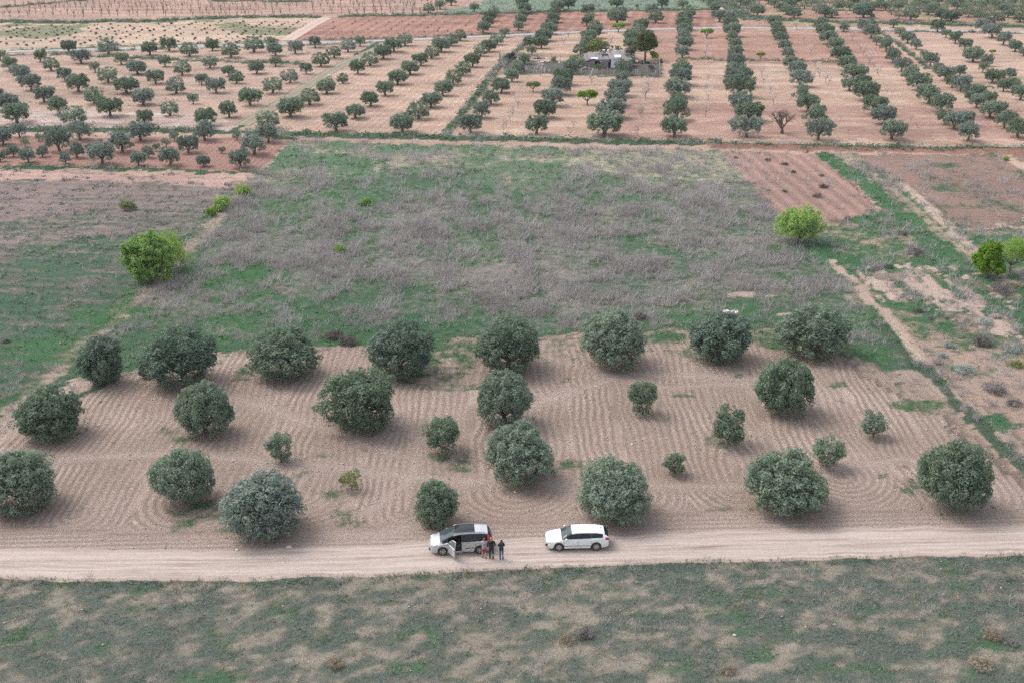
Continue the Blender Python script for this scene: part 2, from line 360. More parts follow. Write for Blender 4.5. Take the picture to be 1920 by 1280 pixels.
# verge of the road : parallel tracks
_bl = yroad+4.6+1.5*(n_big-0.5); band = mg & (GY < _bl); FA *= np.where(mg, np.clip(np.abs(GY-_bl)/1.3, 0, 1), 1)
paint(band, None, None, 0.04+0.12*(n_sm > 0.62), FA*0.8, (GY-0.041*GX)/0.62)
blend(1.0*band*np.clip((_bl-GY)/3.0, 0, 1)*np.clip(0.4+n_mid, 0, 1), alb(208, 190, 178))
for pl, hw in (([(-100, 905), (130, 860), (330, 850), (600, 872), (900, 905), (1240, 912)], 0.5), ([(990, 760), (1180, 700), (1420, 712)], 0.45), ([(440, 745), (600, 800), (740, 850)], 0.4), ([(1100, 690), (1240, 728), (1460, 715)], 0.35),
               ([(740, 770), (790, 830), (770, 900), (690, 960)], 0.35), ([(1560, 880), (1700, 860), (1800, 900)], 0.35), ([(1240, 912), (1400, 914), (1560, 890)], 0.35), ([(1200, 980), (1100, 930), (1000, 900)], 0.4), ([(560, 1000), (700, 1003), (800, 980)], 0.4)):
    d = dist_line(pl, GX, GY); s_ = mg & (d < hw*2.4)
    FA[s_] *= 0.25; blend(0.7*mg*np.exp(-(d/hw)**2), alb(206, 188, 176)); COVER[s_] *= 0.4
# front weedy field
mfr = GY < yroad-2.0+0.6*(n_sm-0.5)
bei = np.exp(-((GX+6)/13)**2)*0.12+np.exp(-((GX-14)/9)**2-((GY-73)/4)**2)*0.08
paint(mfr, alb(172, 163, 148), alb(124, 136, 124), 0.60+0.16*(n_mid-0.5)+0.18*(n_str2-0.5)+0.8*(n_sm-.5)+0.8*(fbm(GX, GY*1.5, 0.9, 2, 73)-.5)-bei, 0.15, GY/0.8, scrub=np.clip(0.5-0.9*(n_mid-0.45), 0.05, 1)*0.55)
blend((mfr*np.clip((fbm(GX, GY, 2.6, 4, 71)-0.63)*9, 0, 1))*0.4, None, VIVID)
strip([(958, 290), (985, 420), (1005, 520), (1030, 600)], 0.55, cover=0.65, scrub=0.35)
strip([(725, 300), (700, 380), (650, 450)], 0.8, cover=0.6, scrub=0.4)
# right-hand side strips
F_ROWS = [(1358, 285), (1545, 290), (1645, 392), (1560, 420), (1450, 402)]
paint(pip(F_ROWS, JX, JY), alb(182, 150, 138), alb(150, 160, 130), 0.16, 1.3, dirphase((1370, 304), (1467, 390), 2.3), scrub=0.05)
F_RB = [(1600, 290), (2200, 292), (2200, 520), (1920, 420), (1800, 425), (1690, 345)]
paint(pip(F_RB, JX, JY), alb(164, 138, 126), GREEN, 0.14+0.5*np.clip((n_mid-.5)*3, 0, 1)+0.5*np.clip((185-GY)/22, 0, 1)*n_mid, 0.5, GY/1.2, scrub=0.1)
F_RG = [(1545, 290), (1600, 290), (1700, 350), (1800, 425), (1920, 425), (2500, 520), (2700, 1230), (2080, 1050), (1905, 900), (1790, 775), (1640, 600), (1500, 470), (1480, 405), (1560, 420), (1650, 392)]
mr = pip(F_RG, JX, JY)
paint(mr, alb(190, 166, 150), VIVID*0.25+GREEN*0.75, 0.60+0.9*(n_mid-0.5)+0.6*(n_sm-.5)-0.55*np.clip((125-GY)/30, 0, 1), 0.25, dirphase((1640, 600), (1900, 860), 1.4), scrub=0.22)
bare = pip([(1600, 500), (1700, 470), (1840, 560), (1990, 690), (1900, 640), (1760, 590), (1640, 560)], JX, JY) | pip([(1760, 480), (1800, 485), (1930, 590), (2000, 680), (1900, 580)], JX, JY)
_u = dirphase((1640, 600), (1900, 860), 1.0); _v = GX*0.75+GY*0.66
paint(bare & (fbm(_u, _v*0.35, 1.2, 4, 81)+0.5*(n_sm-.5) > 0.54), alb(218, 194, 180), None, 0.10)
paint(pip([(1660, 700), (1750, 690), (2100, 960), (2300, 1200), (1960, 900), (1820, 770)], JX, JY), alb(186, 166, 152), None, 0.16+0.5*(n_mid > 0.55), 0.7, dirphase((1640, 600), (1900, 860), 0.7))
PATHC = alb(204, 182, 166)
strip([(1560, 490), (1640, 570), (1700, 640), (1800, 760), (1960, 900), (2120, 1050)], 0.6, soil=PATHC, cover=0.12, fa=0.3, scrub=0)
strip([(1640, 600), (1680, 650), (1740, 700), (1830, 790), (1930, 890), (2090, 1040)], 0.75, veg=alb(96, 118, 98), cover=0.5+0.5*n_sm, scrub=0.3)
strip([(1575, 292), (1660, 345), (1750, 420), (1850, 500)], 0.7, soil=alb(196, 178, 156), cover=0.35)
strip([(1545, 290), (1620, 345), (1720, 430), (1790, 490)], 1.5, veg=VIVID*0.35+GREEN*0.65, cover=0.5+0.5*n_sm, scrub=0.1)
strip([(1690, 345), (1820, 460), (1900, 540)], 0.7, soil=alb(212, 190, 172), cover=0.15)
strip([(1880, 288), (1960, 340)], 1.2, soil=TAN, cover=0.15)
strip([(455, 345), (380, 440), (245, 570), (100, 700), (-120, 900)], 1.1, soil=alb(186, 170, 152), veg=alb(150, 150, 130), cover=0.35, scrub=0.15)
strip([(440, 350), (350, 445), (222, 575), (70, 705), (-160, 905)], 0.7, veg=VIVID*0.25+GREEN*0.75, cover=0.35+0.5*n_sm)
strip([(-20, 830), (60, 770), (150, 720)], 1.3, soil=alb(205, 182, 168), cover=0.1, fa=0.5)
# patches of fresh green, bare, and so on (place in the field, radius in metres)
for (px, py, rx, ry, col, cv) in ((450, 515, 7, 5, VIVID, 0.95), (420, 620, 4, 5, VIVID, 0.85), (610, 380, 8, 9, VIVID, 0.8), (640, 640, 3, 2, VIVID, 0.9), (870, 480, 5, 5, VIVID, 0.7), (1500, 470, 5, 2.5, VIVID, 0.9),
    (1300, 585, 12, 3, VIVID, 0.75), (1560, 590, 5, 5, VIVID, 0.7), (1640, 660, 4, 3, VIVID, 0.7), (1710, 760, 3.0, 1.5, VIVID, 0.75), (1570, 722, 1.3, .8, VIVID, 0.8), (1280, 742, 1.4, .9, VIVID, .75), (210, 590, 5, 4, VIVID, 0.9), (100, 660, 7, 4, VIVID, .85),
    (835, 720, 4, 1.5, GREEN, 0.6), (1385, 705, 1, .7, VIVID, .8), (1216, 1146, 0.8, .7, VIVID, 0.95), (200, 1215, 1.2, .8, VIVID, .95), (400, 1270, 2.4, 1.0, VIVID, 1), (1400, 1186, 1.0, .5, VIVID, .95), (1850, 1210, 1, 0.5, VIVID, .95), (1600, 1255, 2.4, .5, VIVID, .9), (760, 1250, 1.2, .7, VIVID, .95),
    (1510, 590, 3.5, .8, PATHC, 0.05), (1410, 552, 3.5, 1.0, PATHC, 0.05), (460, 560, 4, 3, VIVID, .9), (470, 700, 1.5, 2.5, GREEN, .7), (1150, 640, 5, 1.2, GREEN, .55)):
    a, b_ = at(px, py); q = np.exp(-((GX-a)/rx)**2-((GY-b_)/ry)**2)*(-0.35+1.3*n_mid+1.5*n_sm)
    mm = q > 0.45
    if cv > 0.5:
        VEG[mm] = VEG[mm]*0.55+np.array(col)*0.45; COVER[mm] = np.maximum(COVER[mm], cv*(0.45+0.5*n_sm[mm])); SCRUB[mm] *= 0.4
    else:
        SOIL[mm] = col; COVER[mm] = cv; SCRUB[mm] = 0
# grassy banks between the terraces
BANKS = [([(-300, 250), (0, 247), (200, 246), (430, 250), (700, 257), (900, 262), (1200, 269), (1340, 272)], 3.2), ([(1340, 274), (1600, 280), (1920, 283), (2200, 285)], 3.0),
         ([(-300, 314), (0, 316), (250, 319), (400, 325), (480, 328)], 1.3), ([(430, 250), (545, 262)], 2.0),
         ([(-200, 48), (0, 43), (120, 44), (250, 42), (420, 35), (590, 33)], 4.0), ([(640, 32), (830, 29), (1000, 25), (1300, 20), (1345, 18)], 3.0),
         ([(100, 104), (200, 108), (330, 114), (440, 118), (560, 121)], 1.8), ([(950, 108), (905, 165), (868, 215), (832, 256)], 1.5), ([(1000, 72), (975, 92), (945, 120)], 1.3),
         ([(1284, 112), (1400, 115), (1500, 117), (1570, 118)], 1.2), ([(1650, 62), (1690, 90), (1740, 130), (1800, 160), (1860, 165)], 1.0),
         ([(-200, 101), (0, 96), (230, 87), (400, 82), (520, 80)], 0.8), ([(560, 77), (800, 70), (1000, 62)], 0.9), ([(0, 105), (300, 93), (600, 86), (740, 78)], 0.8),
         ([(1390, 52), (1600, 57), (1920, 64), (2200, 70)], 0.9), ([(1400, 38), (1600, 44), (1920, 52), (2200, 60)], 4.0),
         ([(0, 17), (60, 10), (160, 2)], 1.5), ([(400, 3), (580, 5)], 2.5), ([(1350, 0), (1390, 30), (1420, 38)], 6.0),
         ([(944, 138), (1090, 143), (1239, 146)], 1.1), ([(435, 247), (520, 195), (620, 130), (720, 75)], 1.2)]
for pl, hw in BANKS:
    strip(pl, hw*0.55, soil=alb(150, 130, 118), veg=alb(92, 118, 92), cover=0.85, scrub=0.15)
strip([(1340, 276), (1600, 283), (1920, 287), (2200, 290)], 1.4, soil=alb(170, 130, 115), cover=0.25)
# thin weeds and the wet ring of each far field tree row is left to the plants themselves
_st = fbm(GX*0.22, GY*1.3, 3.2, 4, 141); _ff = np.clip((GY-200)/10, 0, 1)
SOIL *= (1+0.75*(_st-0.5)*_ff+0.25*(fbm(GX, GY, 14, 3, 143)-0.5))[..., None]
ROAD_LINES = {'near': [(-900, 1052), (-300, 1053), (0, 1056), (300, 1061), (640, 1052), (900, 1039), (1150, 1031), (1280, 1024), (1600, 1018), (1920, 1011), (2600, 998)],
              'paved': [(-900, 112), (-300, 104), (0, 98), (100, 95.5), (300, 90), (500, 83.5), (700, 77.5), (850, 72), (1000, 64), (1100, 60), (1250, 54.5), (1350, 52), (1450, 52.5), (1600, 55.5), (1700, 57.5), (1920, 61), (2400, 68)],
              'track': [(528, 82), (560, 63), (585, 48), (608, 34), (622, 30)],
              'grovetrack': [(440, 244), (480, 220), (540, 185), (600, 145), (650, 117), (695, 96), (740, 78)],
              'path': [(1345, 12), (1362, 26), (1378, 38), (1390, 50)]}
RW = {'near': 2.1, 'paved': 1.6, 'track': 2.2, 'grovetrack': 1.6, 'path': 1.0}
flat = np.ones(GX.shape)
for kk, pl in ROAD_LINES.items():
    flat = np.minimum(flat, np.clip((dist_line(pl, GX, GY)-RW[kk]-1.2)/3.0, 0, 1))
GZ = (fbm(GX, GY, 9, 4, 91)-0.5)*0.5*flat + (fbm(GX, GY, 1.2, 2, 95)-0.5)*0.07*flat
GZ[(np.abs(GX) > 300) | (GY > 510) | (GY < 30)] = -0.3
for pl, hw in BANKS:
    d = dist_line(pl, GX, GY); GZ += 0.35*np.exp(-(d/(hw*0.7))**2)*flat
def samp(A, x, y):
    ix = np.clip(np.searchsorted(xs, x)-1, 0, NX-2); iy = np.clip(np.searchsorted(ys, y)-1, 0, NY-2)
    fx = (x-xs[ix])/(xs[ix+1]-xs[ix]); fy = (y-ys[iy])/(ys[iy+1]-ys[iy])
    if A.ndim == 3: fx = fx[..., None]; fy = fy[..., None]
    return (A[iy, ix]*(1-fx)+A[iy, ix+1]*fx)*(1-fy)+(A[iy+1, ix]*(1-fx)+A[iy+1, ix+1]*fx)*fy
def gz(x, y): return float(samp(GZ, np.array([x]), np.array([y]))[0])

idx = np.arange(NX*NY).reshape(NY, NX)
F = np.stack([idx[:-1, :-1], idx[:-1, 1:], idx[1:, 1:], idx[1:, :-1]], -1).reshape(-1, 4)
me = mesh_np("ground", np.stack([GX, GY, GZ], -1).reshape(-1, 3), F, 4, True)
def fattr(name, A):
    if A.ndim == 3:
        a = me.attributes.new(name, 'FLOAT_COLOR', 'POINT'); a.data.foreach_set("color", np.concatenate([A.reshape(-1, 3), np.ones((NX*NY, 1))], 1).astype(np.float32).ravel())
    else:
        a = me.attributes.new(name, 'FLOAT', 'POINT'); a.data.foreach_set("value", A.astype(np.float32).ravel())
fattr("soil", SOIL); fattr("veg", VEG); fattr("mask", np.stack([np.clip(COVER, 0, 1), FA/1.5, CL], -1)); fattr("phase", PH)
ground = obj("ground", me, M['ground']); tag(ground, "patchwork of pinkish ploughed fields and weedy green fallow land", None, None, 'structure')
for n in M['ground'].node_tree.nodes:      # mask green channel was stored / 1.5
    pass

# ------------------------------------------------------------------ roads and tracks
def road_material(name, a, b, rutf, edge, rut_col, paved=False):
    m, t, out = newmat(name); L = t.links
    g = t.nodes.new("ShaderNodeNewGeometry"); P = g.outputs["Position"]
    u = t.nodes.new("ShaderNodeAttribute"); u.attribute_name = "across"
    mp = t.nodes.new("ShaderNodeMapping"); mp.inputs["Scale"].default_value = (0.22, 1.6, 1); L.new(P, mp.inputs["Vector"])
    mp2 = t.nodes.new("ShaderNodeCombineXYZ"); spx = t.nodes.new("ShaderNodeSeparateXYZ"); L.new(P, spx.inputs[0]); L.new(math_(t, 'MULTIPLY', spx.outputs[0], 0.10), mp2.inputs[0]); L.new(math_(t, 'MULTIPLY', u.outputs["Fac"], 6.0), mp2.inputs[1])
    n1 = noise_(t, mp2.outputs[0], 1.0, 6, 0.65); n2 = noise_(t, P, 9, 5, 0.65); n3 = noise_(t, P, 0.35, 4, 0.6)
    c = mix_(t, math_(t, 'MULTIPLY_ADD', n1, 3.4, -1.35, clamp=True), a, b)
    c = mix_(t, math_(t, 'MULTIPLY_ADD', n3, 1.6, -0.5, clamp=True), c, tuple(x*0.86 for x in a))
    # wheel tracks : bands where tyres run
    au = math_(t, 'ABSOLUTE', math_(t, 'ADD', u.outputs["Fac"], math_(t, 'MULTIPLY_ADD', n3, 0.12, -0.06)))
    d = math_(t, 'ABSOLUTE', math_(t, 'SUBTRACT', au, rutf))
    rt = math_(t, 'SUBTRACT', 1.0, math_(t, 'MULTIPLY', d, 5.0), clamp=True)
    c = mix_(t, math_(t, 'MULTIPLY', rt, 0.45), c, rut_col)
    e = math_(t, 'MULTIPLY_ADD', math_(t, 'ADD', au, math_(t, 'MULTIPLY_ADD', n2, 0.5, -0.25)), 5.0, -4.0, clamp=True)
    c = mix_(t, e, c, edge)
    vm = t.nodes.new("ShaderNodeVectorMath"); vm.operation = 'SCALE'; L.new(c, vm.inputs[0])
    L.new(math_(t, 'MULTIPLY_ADD', n2, 0.30 if paved else 1.0, 0.85 if paved else 0.50), vm.inputs["Scale"])
    bs = t.nodes.new("ShaderNodeBsdfPrincipled"); bs.inputs["Roughness"].default_value = 0.9; bs.inputs["Specular IOR Level"].default_value = 0.15
    L.new(vm.outputs[0], bs.inputs["Base Color"])
    bp = t.nodes.new("ShaderNodeBump"); bp.inputs["Strength"].default_value = 0.6; bp.inputs["Distance"].default_value = 0.5
    L.new(math_(t, 'ADD', math_(t, 'MULTIPLY', n2, 0.06), math_(t, 'MULTIPLY', rt, -0.05)), bp.inputs["Height"]); L.new(bp.outputs[0], bs.inputs["Normal"])
    L.new(bs.outputs[0], out.inputs[0]); return m
T3 = lambda a: tuple(float(x) for x in a)
M['dirt'] = road_material("packed_pale_dirt", T3(alb(220, 204, 193)), T3(alb(144, 124, 112)), 0.45, T3(alb(190, 170, 158)), T3(alb(222, 207, 197)))
M['paved'] = road_material("pale_worn_asphalt", T3(alb(186, 188, 192)), T3(alb(200, 202, 205)), 0.45, T3(alb(150, 150, 142)), T3(alb(216, 219, 224)), True)
M['track'] = road_material("pale_gravel_track", T3(alb(214, 188, 172)), T3(alb(226, 204, 190)), 0.5, T3(alb(190, 160, 145)), T3(alb(240, 226, 216)))
M['gtrack'] = road_material("grassy_earth_track", T3(alb(152, 152, 132)), T3(alb(190, 168, 150)), 0.55, T3(alb(120, 138, 108)), T3(alb(214, 184, 168)))
def road(name, key, mat, label, z=0.03, step=0.6, jag=0.35):
    P = px2w(ROAD_LINES[key]); seg = np.hypot(*np.diff(P, axis=0).T); s = np.concatenate([[0], np.cumsum(seg)])
    # smooth resampling
    ss = np.arange(0, s[-1], step); x = np.interp(ss, s, P[:, 0]); y = np.interp(ss, s, P[:, 1])
    kk = np.ones(25)/25; x = np.convolve(np.pad(x, 12, 'edge'), kk, 'valid'); y = np.convolve(np.pad(y, 12, 'edge'), kk, 'valid')
    tx = np.gradient(x); ty = np.gradient(y); l = np.hypot(tx, ty); nx, ny = -ty/l, tx/l
    U = np.linspace(-1, 1, 15); hw = RW[key]
    wob = lambda sd: (fbm(ss, ss*0, 2.6, 5, sd, 0.7)-0.5)*2.6*jag
    w0 = hw+wob(3); w1 = hw+wob(7)
    V = []; A = []
    for i in range(len(ss)):
        for u in U:
            h = w0[i] if u < 0 else w1[i]
            dz = z - 0.028*(max(0, abs(u)-0.85)/0.15) - (0.02*math.exp(-((abs(u)-0.5)/0.12)**2) if key != 'paved' else 0) + 0.02*(1-abs(u))
            V.append((x[i]+nx[i]*u*h, y[i]+ny[i]*u*h, dz)); A.append(u)
    n = len(ss); I = np.arange(n*15).reshape(n, 15)
    F = np.stack([I[:-1, :-1], I[1:, :-1], I[1:, 1:], I[:-1, 1:]], -1).reshape(-1, 4)[:, ::-1]
    m2 = mesh_np(name, np.array(V), F, 4, True); a = m2.attributes.new("across", 'FLOAT', 'POINT'); a.data.foreach_set("value", np.array(A, np.float32))
    o = obj(name, m2, mat); tag(o, label, None, None, 'structure'); return o
road("dirt_road", 'near', M['dirt'], "pale rutted dirt road with the parked cars on it")
road("paved_road", 'paved', M['paved'], "narrow pale paved road crossing between the far fields", 0.06, 1.5, 0.15)
road("farm_track", 'track', M['track'], "white gravel track climbing beside the red ploughed field", 0.08, 1.5, 0.3)
road("farm_track", 'grovetrack', M['gtrack'], "grassy earth track running diagonally between two olive groves", 0.04, 1.2, 0.4)
road("path", 'path', M['track'], "short sandy path coming down to the paved road", 0.08, 1.2, 0.3)

# ------------------------------------------------------------------ foliage builders
def rnd_dirs(rng, n):
    v = rng.normal(size=(n, 3)); return v/np.linalg.norm(v, axis=1, keepdims=True)
def sprigs(rng, C, Rr, per, Lf, Wf, up=0.15, rough=0.65, shell=0.55, flat=1.0):
    """rhombic sprigs clothing clumps. C (n,3), Rr (n,), per = sprigs per clump"""
    n = len(C); tot = n*per
    c = np.repeat(C, per, 0); r = np.repeat(Rr, per)[:, None]
    d = rnd_dirs(rng, tot); d[:, 2] += up; d /= np.linalg.norm(d, axis=1, keepdims=True)
    rad = shell+(1-shell)*rng.random((tot, 1))
    p = c+d*np.array([1, 1, flat])*r*rad
    nn = d+rng.normal(size=(tot, 3))*rough; nn /= np.linalg.norm(nn, axis=1, keepdims=True)
    t = rng.normal(size=(tot, 3))+np.array([0, 0, 0.5]); t -= nn*(t*nn).sum(1, keepdims=True); t /= np.linalg.norm(t, axis=1, keepdims=True)
    b = np.cross(nn, t); sz = 0.7+0.6*rng.random((tot, 1))
    L_, W_ = Lf*sz, Wf*sz
    V = np.stack([p-t*L_/2, p+b*W_/2, p+t*L_/2, p-b*W_/2], 1).reshape(-1, 3)
    return V, np.arange(tot*4).reshape(-1, 4)
def crown_mesh(name, parts):
    V = np.concatenate([a for a, _ in parts]); F = []; o = 0
    for a, f in parts: F.append(f+o); o += len(a)
    return mesh_np(name, V, np.concatenate(F), 4)
def dome_clumps(rng, n, rx, ry, rz, zc, rr, lump=0.14, low=-0.75):
    d = rnd_dirs(rng, n*3); d = d[d[:, 2] > low][:n]
    ph = rng.random(6)*6.28
    f = 1+lump*(np.sin(d[:, 0]*3.1+ph[0])*np.sin(d[:, 1]*2.7+ph[1])+np.sin(d[:, 2]*4+ph[2]+d[:, 0]*2))*0.7
    q = 1-0.8*rr
    C = d*np.array([rx, ry, rz])*(f*q)[:, None]*(0.9+0.14*rng.random((len(d), 1))); C[:, 2] += zc
    return C
def branchy(mb, rng, base, h, r, n, spread, tips=None, bend=0.15, levels=2, up=0.5):
    """a tapered trunk that divides into n limbs reaching tips"""
    top = Vector((rng.normal()*bend*h*0.5, rng.normal()*bend*h*0.5, h))
    mid = Vector((top.x*0.4+rng.normal()*0.05*h, top.y*0.4+rng.normal()*0.05*h, h*0.5))
    mb.tube([base, base+Vector((0, 0, h*0.08)), base+mid, base+top], [r*1.55, r*1.15, r*0.95, r*0.8], 9)
    for i in range(n):
        if tips is not None: tp = Vector(tips[i % len(tips)])
        else:
            a = 2*math.pi*(i+rng.random()*0.6)/n; tp = base+top+Vector((math.cos(a)*spread, math.sin(a)*spread, spread*(up+rng.random()*0.5)))
        s = base+top*0.92; q = s.lerp(tp, 0.5)+Vector((rng.normal(), rng.normal(), -0.3))*0.06*(tp-s).length
        rl = r*0.62*(0.8+0.4*rng.random())
        mb.tube([s, q, tp], [rl, rl*0.6, rl*0.22], 6)
        if levels > 1:
            for _ in range(3):
                s2 = q.lerp(tp, rng.random()*0.6); e2 = s2+Vector((rng.normal(), rng.normal(), abs(rng.normal())*0.8+0.2)).normalized()*(tp-s).length*0.5
                mb.tube([s2, s2.lerp(e2, .5)+Vector((0, 0, -0.03)), e2], [rl*0.4, rl*0.25, rl*0.08], 5)

# prototype: (crown mesh, trunk mesh), unit = crown width 1 m wide footprint; scaled by width
def proto_big(seed):
    """the big rounded olive that nearly sits on the soil; made at crown width 5.6 m"""
    rng = np.random.default_rng(seed); W = 2.8
    rx, ry, rz = W*(0.97+0.06*rng.random()), W*(0.92+0.1*rng.random()), W*0.86
    zc = rz*0.86
    C = dome_clumps(rng, 170, rx*0.95, ry*0.95, rz*0.95, zc, 0.15, 0.16, -0.85)
    for _ in range(7):      # the crown is built of bulging limbs
        d = rnd_dirs(rng, 1)[0]; d[2] = abs(d[2])*0.9-0.3; cc = d*np.array([rx, ry, rz])*0.50
        C = np.concatenate([C, dome_clumps(rng, 16, W*.42, W*.42, W*.40, 0, 0.1, 0.1, -0.4)+cc+np.array([0, 0, zc])])
    Rr = W*(0.085+0.085*rng.random(len(C)))
    # skirt pulled in near the ground
    low = C[:, 2] < zc*0.6; C[low, :2] *= (0.90+0.10*(C[low, 2]/(zc*0.6)).clip(0, 1))[:, None]
    C[:, 2] = np.maximum(C[:, 2], 0.16)
    a = sprigs(rng, C, Rr, 60, 0.23, 0.080, 0.35, 0.42, 0.78)
    C2 = dome_clumps(rng, 40, rx*0.62, ry*0.62, rz*0.62, zc, 0.1, 0.1, -0.7); C2[:, 2] = np.maximum(C2[:, 2], 0.4)
    b = sprigs(rng, C2, np.full(len(C2), W*0.3), 60, 0.34, 0.13, 0.1, 0.9, 0.3)
    cm = crown_mesh("olive_crown_mesh", [a, b]); rx = float(np.percentile(a[0][:, 0], 99)-np.percentile(a[0][:, 0], 1))/2+0.06
    mb = MB(); branchy(mb, rng, Vector((0, 0, -0.15)), 1.0, 0.26, 5, 1.5)
    return cm, mb.mesh("olive_trunk_mesh", True), 2*rx, float(np.percentile(a[0][:, 2], 99.3))
def proto_small(seed, sparse=1.0):
    """young olive with a short visible stem; crown width 2.6 m"""
    rng = np.random.default_rng(seed); W = 1.3
    n = int(70*sparse); C = dome_clumps(rng, n, W, W*0.95, W*0.92, 0.18+W*0.92, 0.2, 0.25, -0.9); Rr = W*(0.16+0.1*rng.random(len(C)))
    C[:, :2] *= (0.78+0.22*(C[:, 2]/(W*1.2)).clip(0, 1))[:, None]
    a = sprigs(rng, C, Rr, 48, 0.20, 0.065, 0.2, 0.7)
    C2 = dome_clumps(rng, int(16*sparse), W*.55, W*.55, W*.55, 0.2+W*0.9, 0.1, 0.1); b = sprigs(rng, C2, np.full(len(C2), W*0.32), 45, 0.2, 0.08, 0.1, 0.9, 0.3)
    mb = MB(); branchy(mb, rng, Vector((0, 0, -0.1)), 0.5, 0.085, 4, 0.7)
    return crown_mesh("young_olive_crown_mesh", [a, b]), mb.mesh("young_olive_trunk_mesh", True), 2*W, 0
def proto_far(seed, lobes=3, wide=1.0, tall=1.0, per=26):
    """orchard olive with lobed umbrella crown and visible gnarled trunk; crown width about 5 m"""
    rng = np.random.default_rng(seed); parts = []; tips = []
    for i in range(lobes):
        a = 2*math.pi*(i+0.35*rng.random())/lobes+seed; off = (1.05*wide if lobes > 1 else 0)*(0.8+0.4*rng.random())
        cx, cy, cz = math.cos(a)*off, math.sin(a)*off*0.9, 2.12*tall+rng.normal()*0.12
        rr = 1.5*(0.85+0.25*rng.random())*(1.0 if lobes > 1 else 1.55)
        C = dome_clumps(rng, 46 if lobes > 1 else 90, rr, rr, rr*0.80*tall, 0, 0.2, 0.15, -0.75); C += np.array([cx, cy, cz])
        parts.append(sprigs(rng, C, 0.30*(0.7+0.6*rng.random(len(C))), per, 0.28, 0.12, 0.25, 0.45, 0.75))
        parts.append(sprigs(rng, np.array([[cx, cy, cz]]), np.array([rr*0.75]), 260, 0.38, 0.18, 0.1, 0.9, 0.5, 0.75))
        tips.append((cx*0.85, cy*0.85, cz-0.1))
    # drooping fringe
    n = 60; a = rng.random(n)*6.28; r_ = (1.9*wide)*(0.75+0.3*rng.random(n)); C = np.stack([np.cos(a)*r_, np.sin(a)*r_, 1.0*tall+0.4*rng.random(n)], -1)
    parts.append(sprigs(rng, C, np.full(n, 0.26), 14, 0.34, 0.09, -0.4, 0.5))
    top = Vector((rng.normal()*0.15, rng.normal()*0.12, 0)); mb = MB()
    mb.tube([(0, 0, -0.15), (0, 0, 0.12), (top.x*.5, top.y*.5, 0.5), (top.x, top.y, 0.95)], [0.46, 0.30, 0.24, 0.23], 9)
    for tp in tips:
        s = Vector((top.x, top.y, 0.85)); tp = Vector(tp); q = s.lerp(tp, 0.5)+Vector((tp.x*0.12, tp.y*0.12, -0.1))
        mb.tube([s, q, tp], [0.19, 0.13, 0.05], 7)
        for _ in range(2):
            e = tp+Vector((rng.normal()*0.8, rng.normal()*0.8, 0.3+rng.random()*0.5)); mb.tube([q.lerp(tp, 0.4), e], [0.07, 0.02], 5)
    cm = crown_mesh("orchard_olive_crown_mesh", parts); V = np.empty(len(cm.vertices)*3, np.float32); cm.vertices.foreach_get("co", V); V = V.reshape(-1, 3)
    return cm, mb.mesh("orchard_olive_trunk_mesh", True), float(np.percentile(V[:, 0], 98.5)-np.percentile(V[:, 0], 1.5)), float(np.percentile(V[:, 2], 99))
def link_copy(proto, name, x, y, sc, rz, mat_c, mat_t, parts=True, **k):
    """a thing (empty) with its crown and trunk, meshes shared between copies"""
    root = empty(name, (x, y, gz(x, y)-0.03), rz, **k); root.scale = sc
    c = bpy.data.objects.new("crown", proto[0]); COL.objects.link(c); c.parent = root
    t = bpy.data.objects.new("trunk", proto[1]); COL.objects.link(t); t.parent = root
    if len(proto[0].materials) == 0: proto[0].materials.append(mat_c)
    if len(proto[1].materials) == 0: proto[1].materials.append(mat_t)
    if proto[0].materials[0] != mat_c:
        c.material_slots[0].link = 'OBJECT'; c.material_slots[0].material = mat_c
    return root

ORD = ["", "first", "second", "third", "fourth", "fifth", "sixth", "seventh", "eighth", "ninth", "tenth", "eleventh", "twelfth", "thirteenth", "fourteenth", "fifteenth", "sixteenth", "seventeenth", "eighteenth", "nineteenth", "twentieth"]
def ordw(n):
    if n <= 20: return ORD[n]
    T = {2: "twenty", 3: "thirty", 4: "forty", 5: "fifty", 6: "sixty"}[n//10]
    return (T+"-"+ORD[n % 10]) if n % 10 else {20: "twentieth", 30: "thirtieth", 40: "fortieth", 50: "fiftieth", 60: "sixtieth"}[n]

# ---- near grove
rng0 = random.Random(7)
big = [proto_big(100+i) for i in range(7)]
NEARLAB = ["olive bush cut by the left edge of the picture, beside the road", "round olive tree at the bare corner beside the grassy track, above the edge one",
 "narrow dark olive on the grass edge, smallest of the back row", "largest dark olive tree of the back row, small bush at its foot",
 "round olive tree just below the largest dark back row one", "grey-green olive tree with green weeds at its left foot, right of the largest dark one",
 "round olive tree low on the slope above the widest roadside olive on its side", "wide lumpy olive tree closest to the road, left of the silver car",
 "dark dome-shaped olive tree third from left of the big back row ones", "wide sprawling olive tree in the middle row, above the tiny pale sapling",
 "tall olive tree whose foot is hidden by another olive below it", "olive tree overlapping the foot of the tall one behind it",
 "round olive tree midway above the gap between the two cars", "largest round olive tree of the back row, right of the overlapping pair",
 "narrow drooping olive tree right above the silver car", "wide two-lobed olive tree standing behind the white car",
 "round blue-green olive tree in the back row, second from its right end", "broad olive tree at the right end of the back row, gap under its side",
 "tall rounded olive tree alone below the broad right end one", "broad bumpy olive tree near the road, right of the white car",
 "tall ragged-topped olive tree farthest right by the road"]
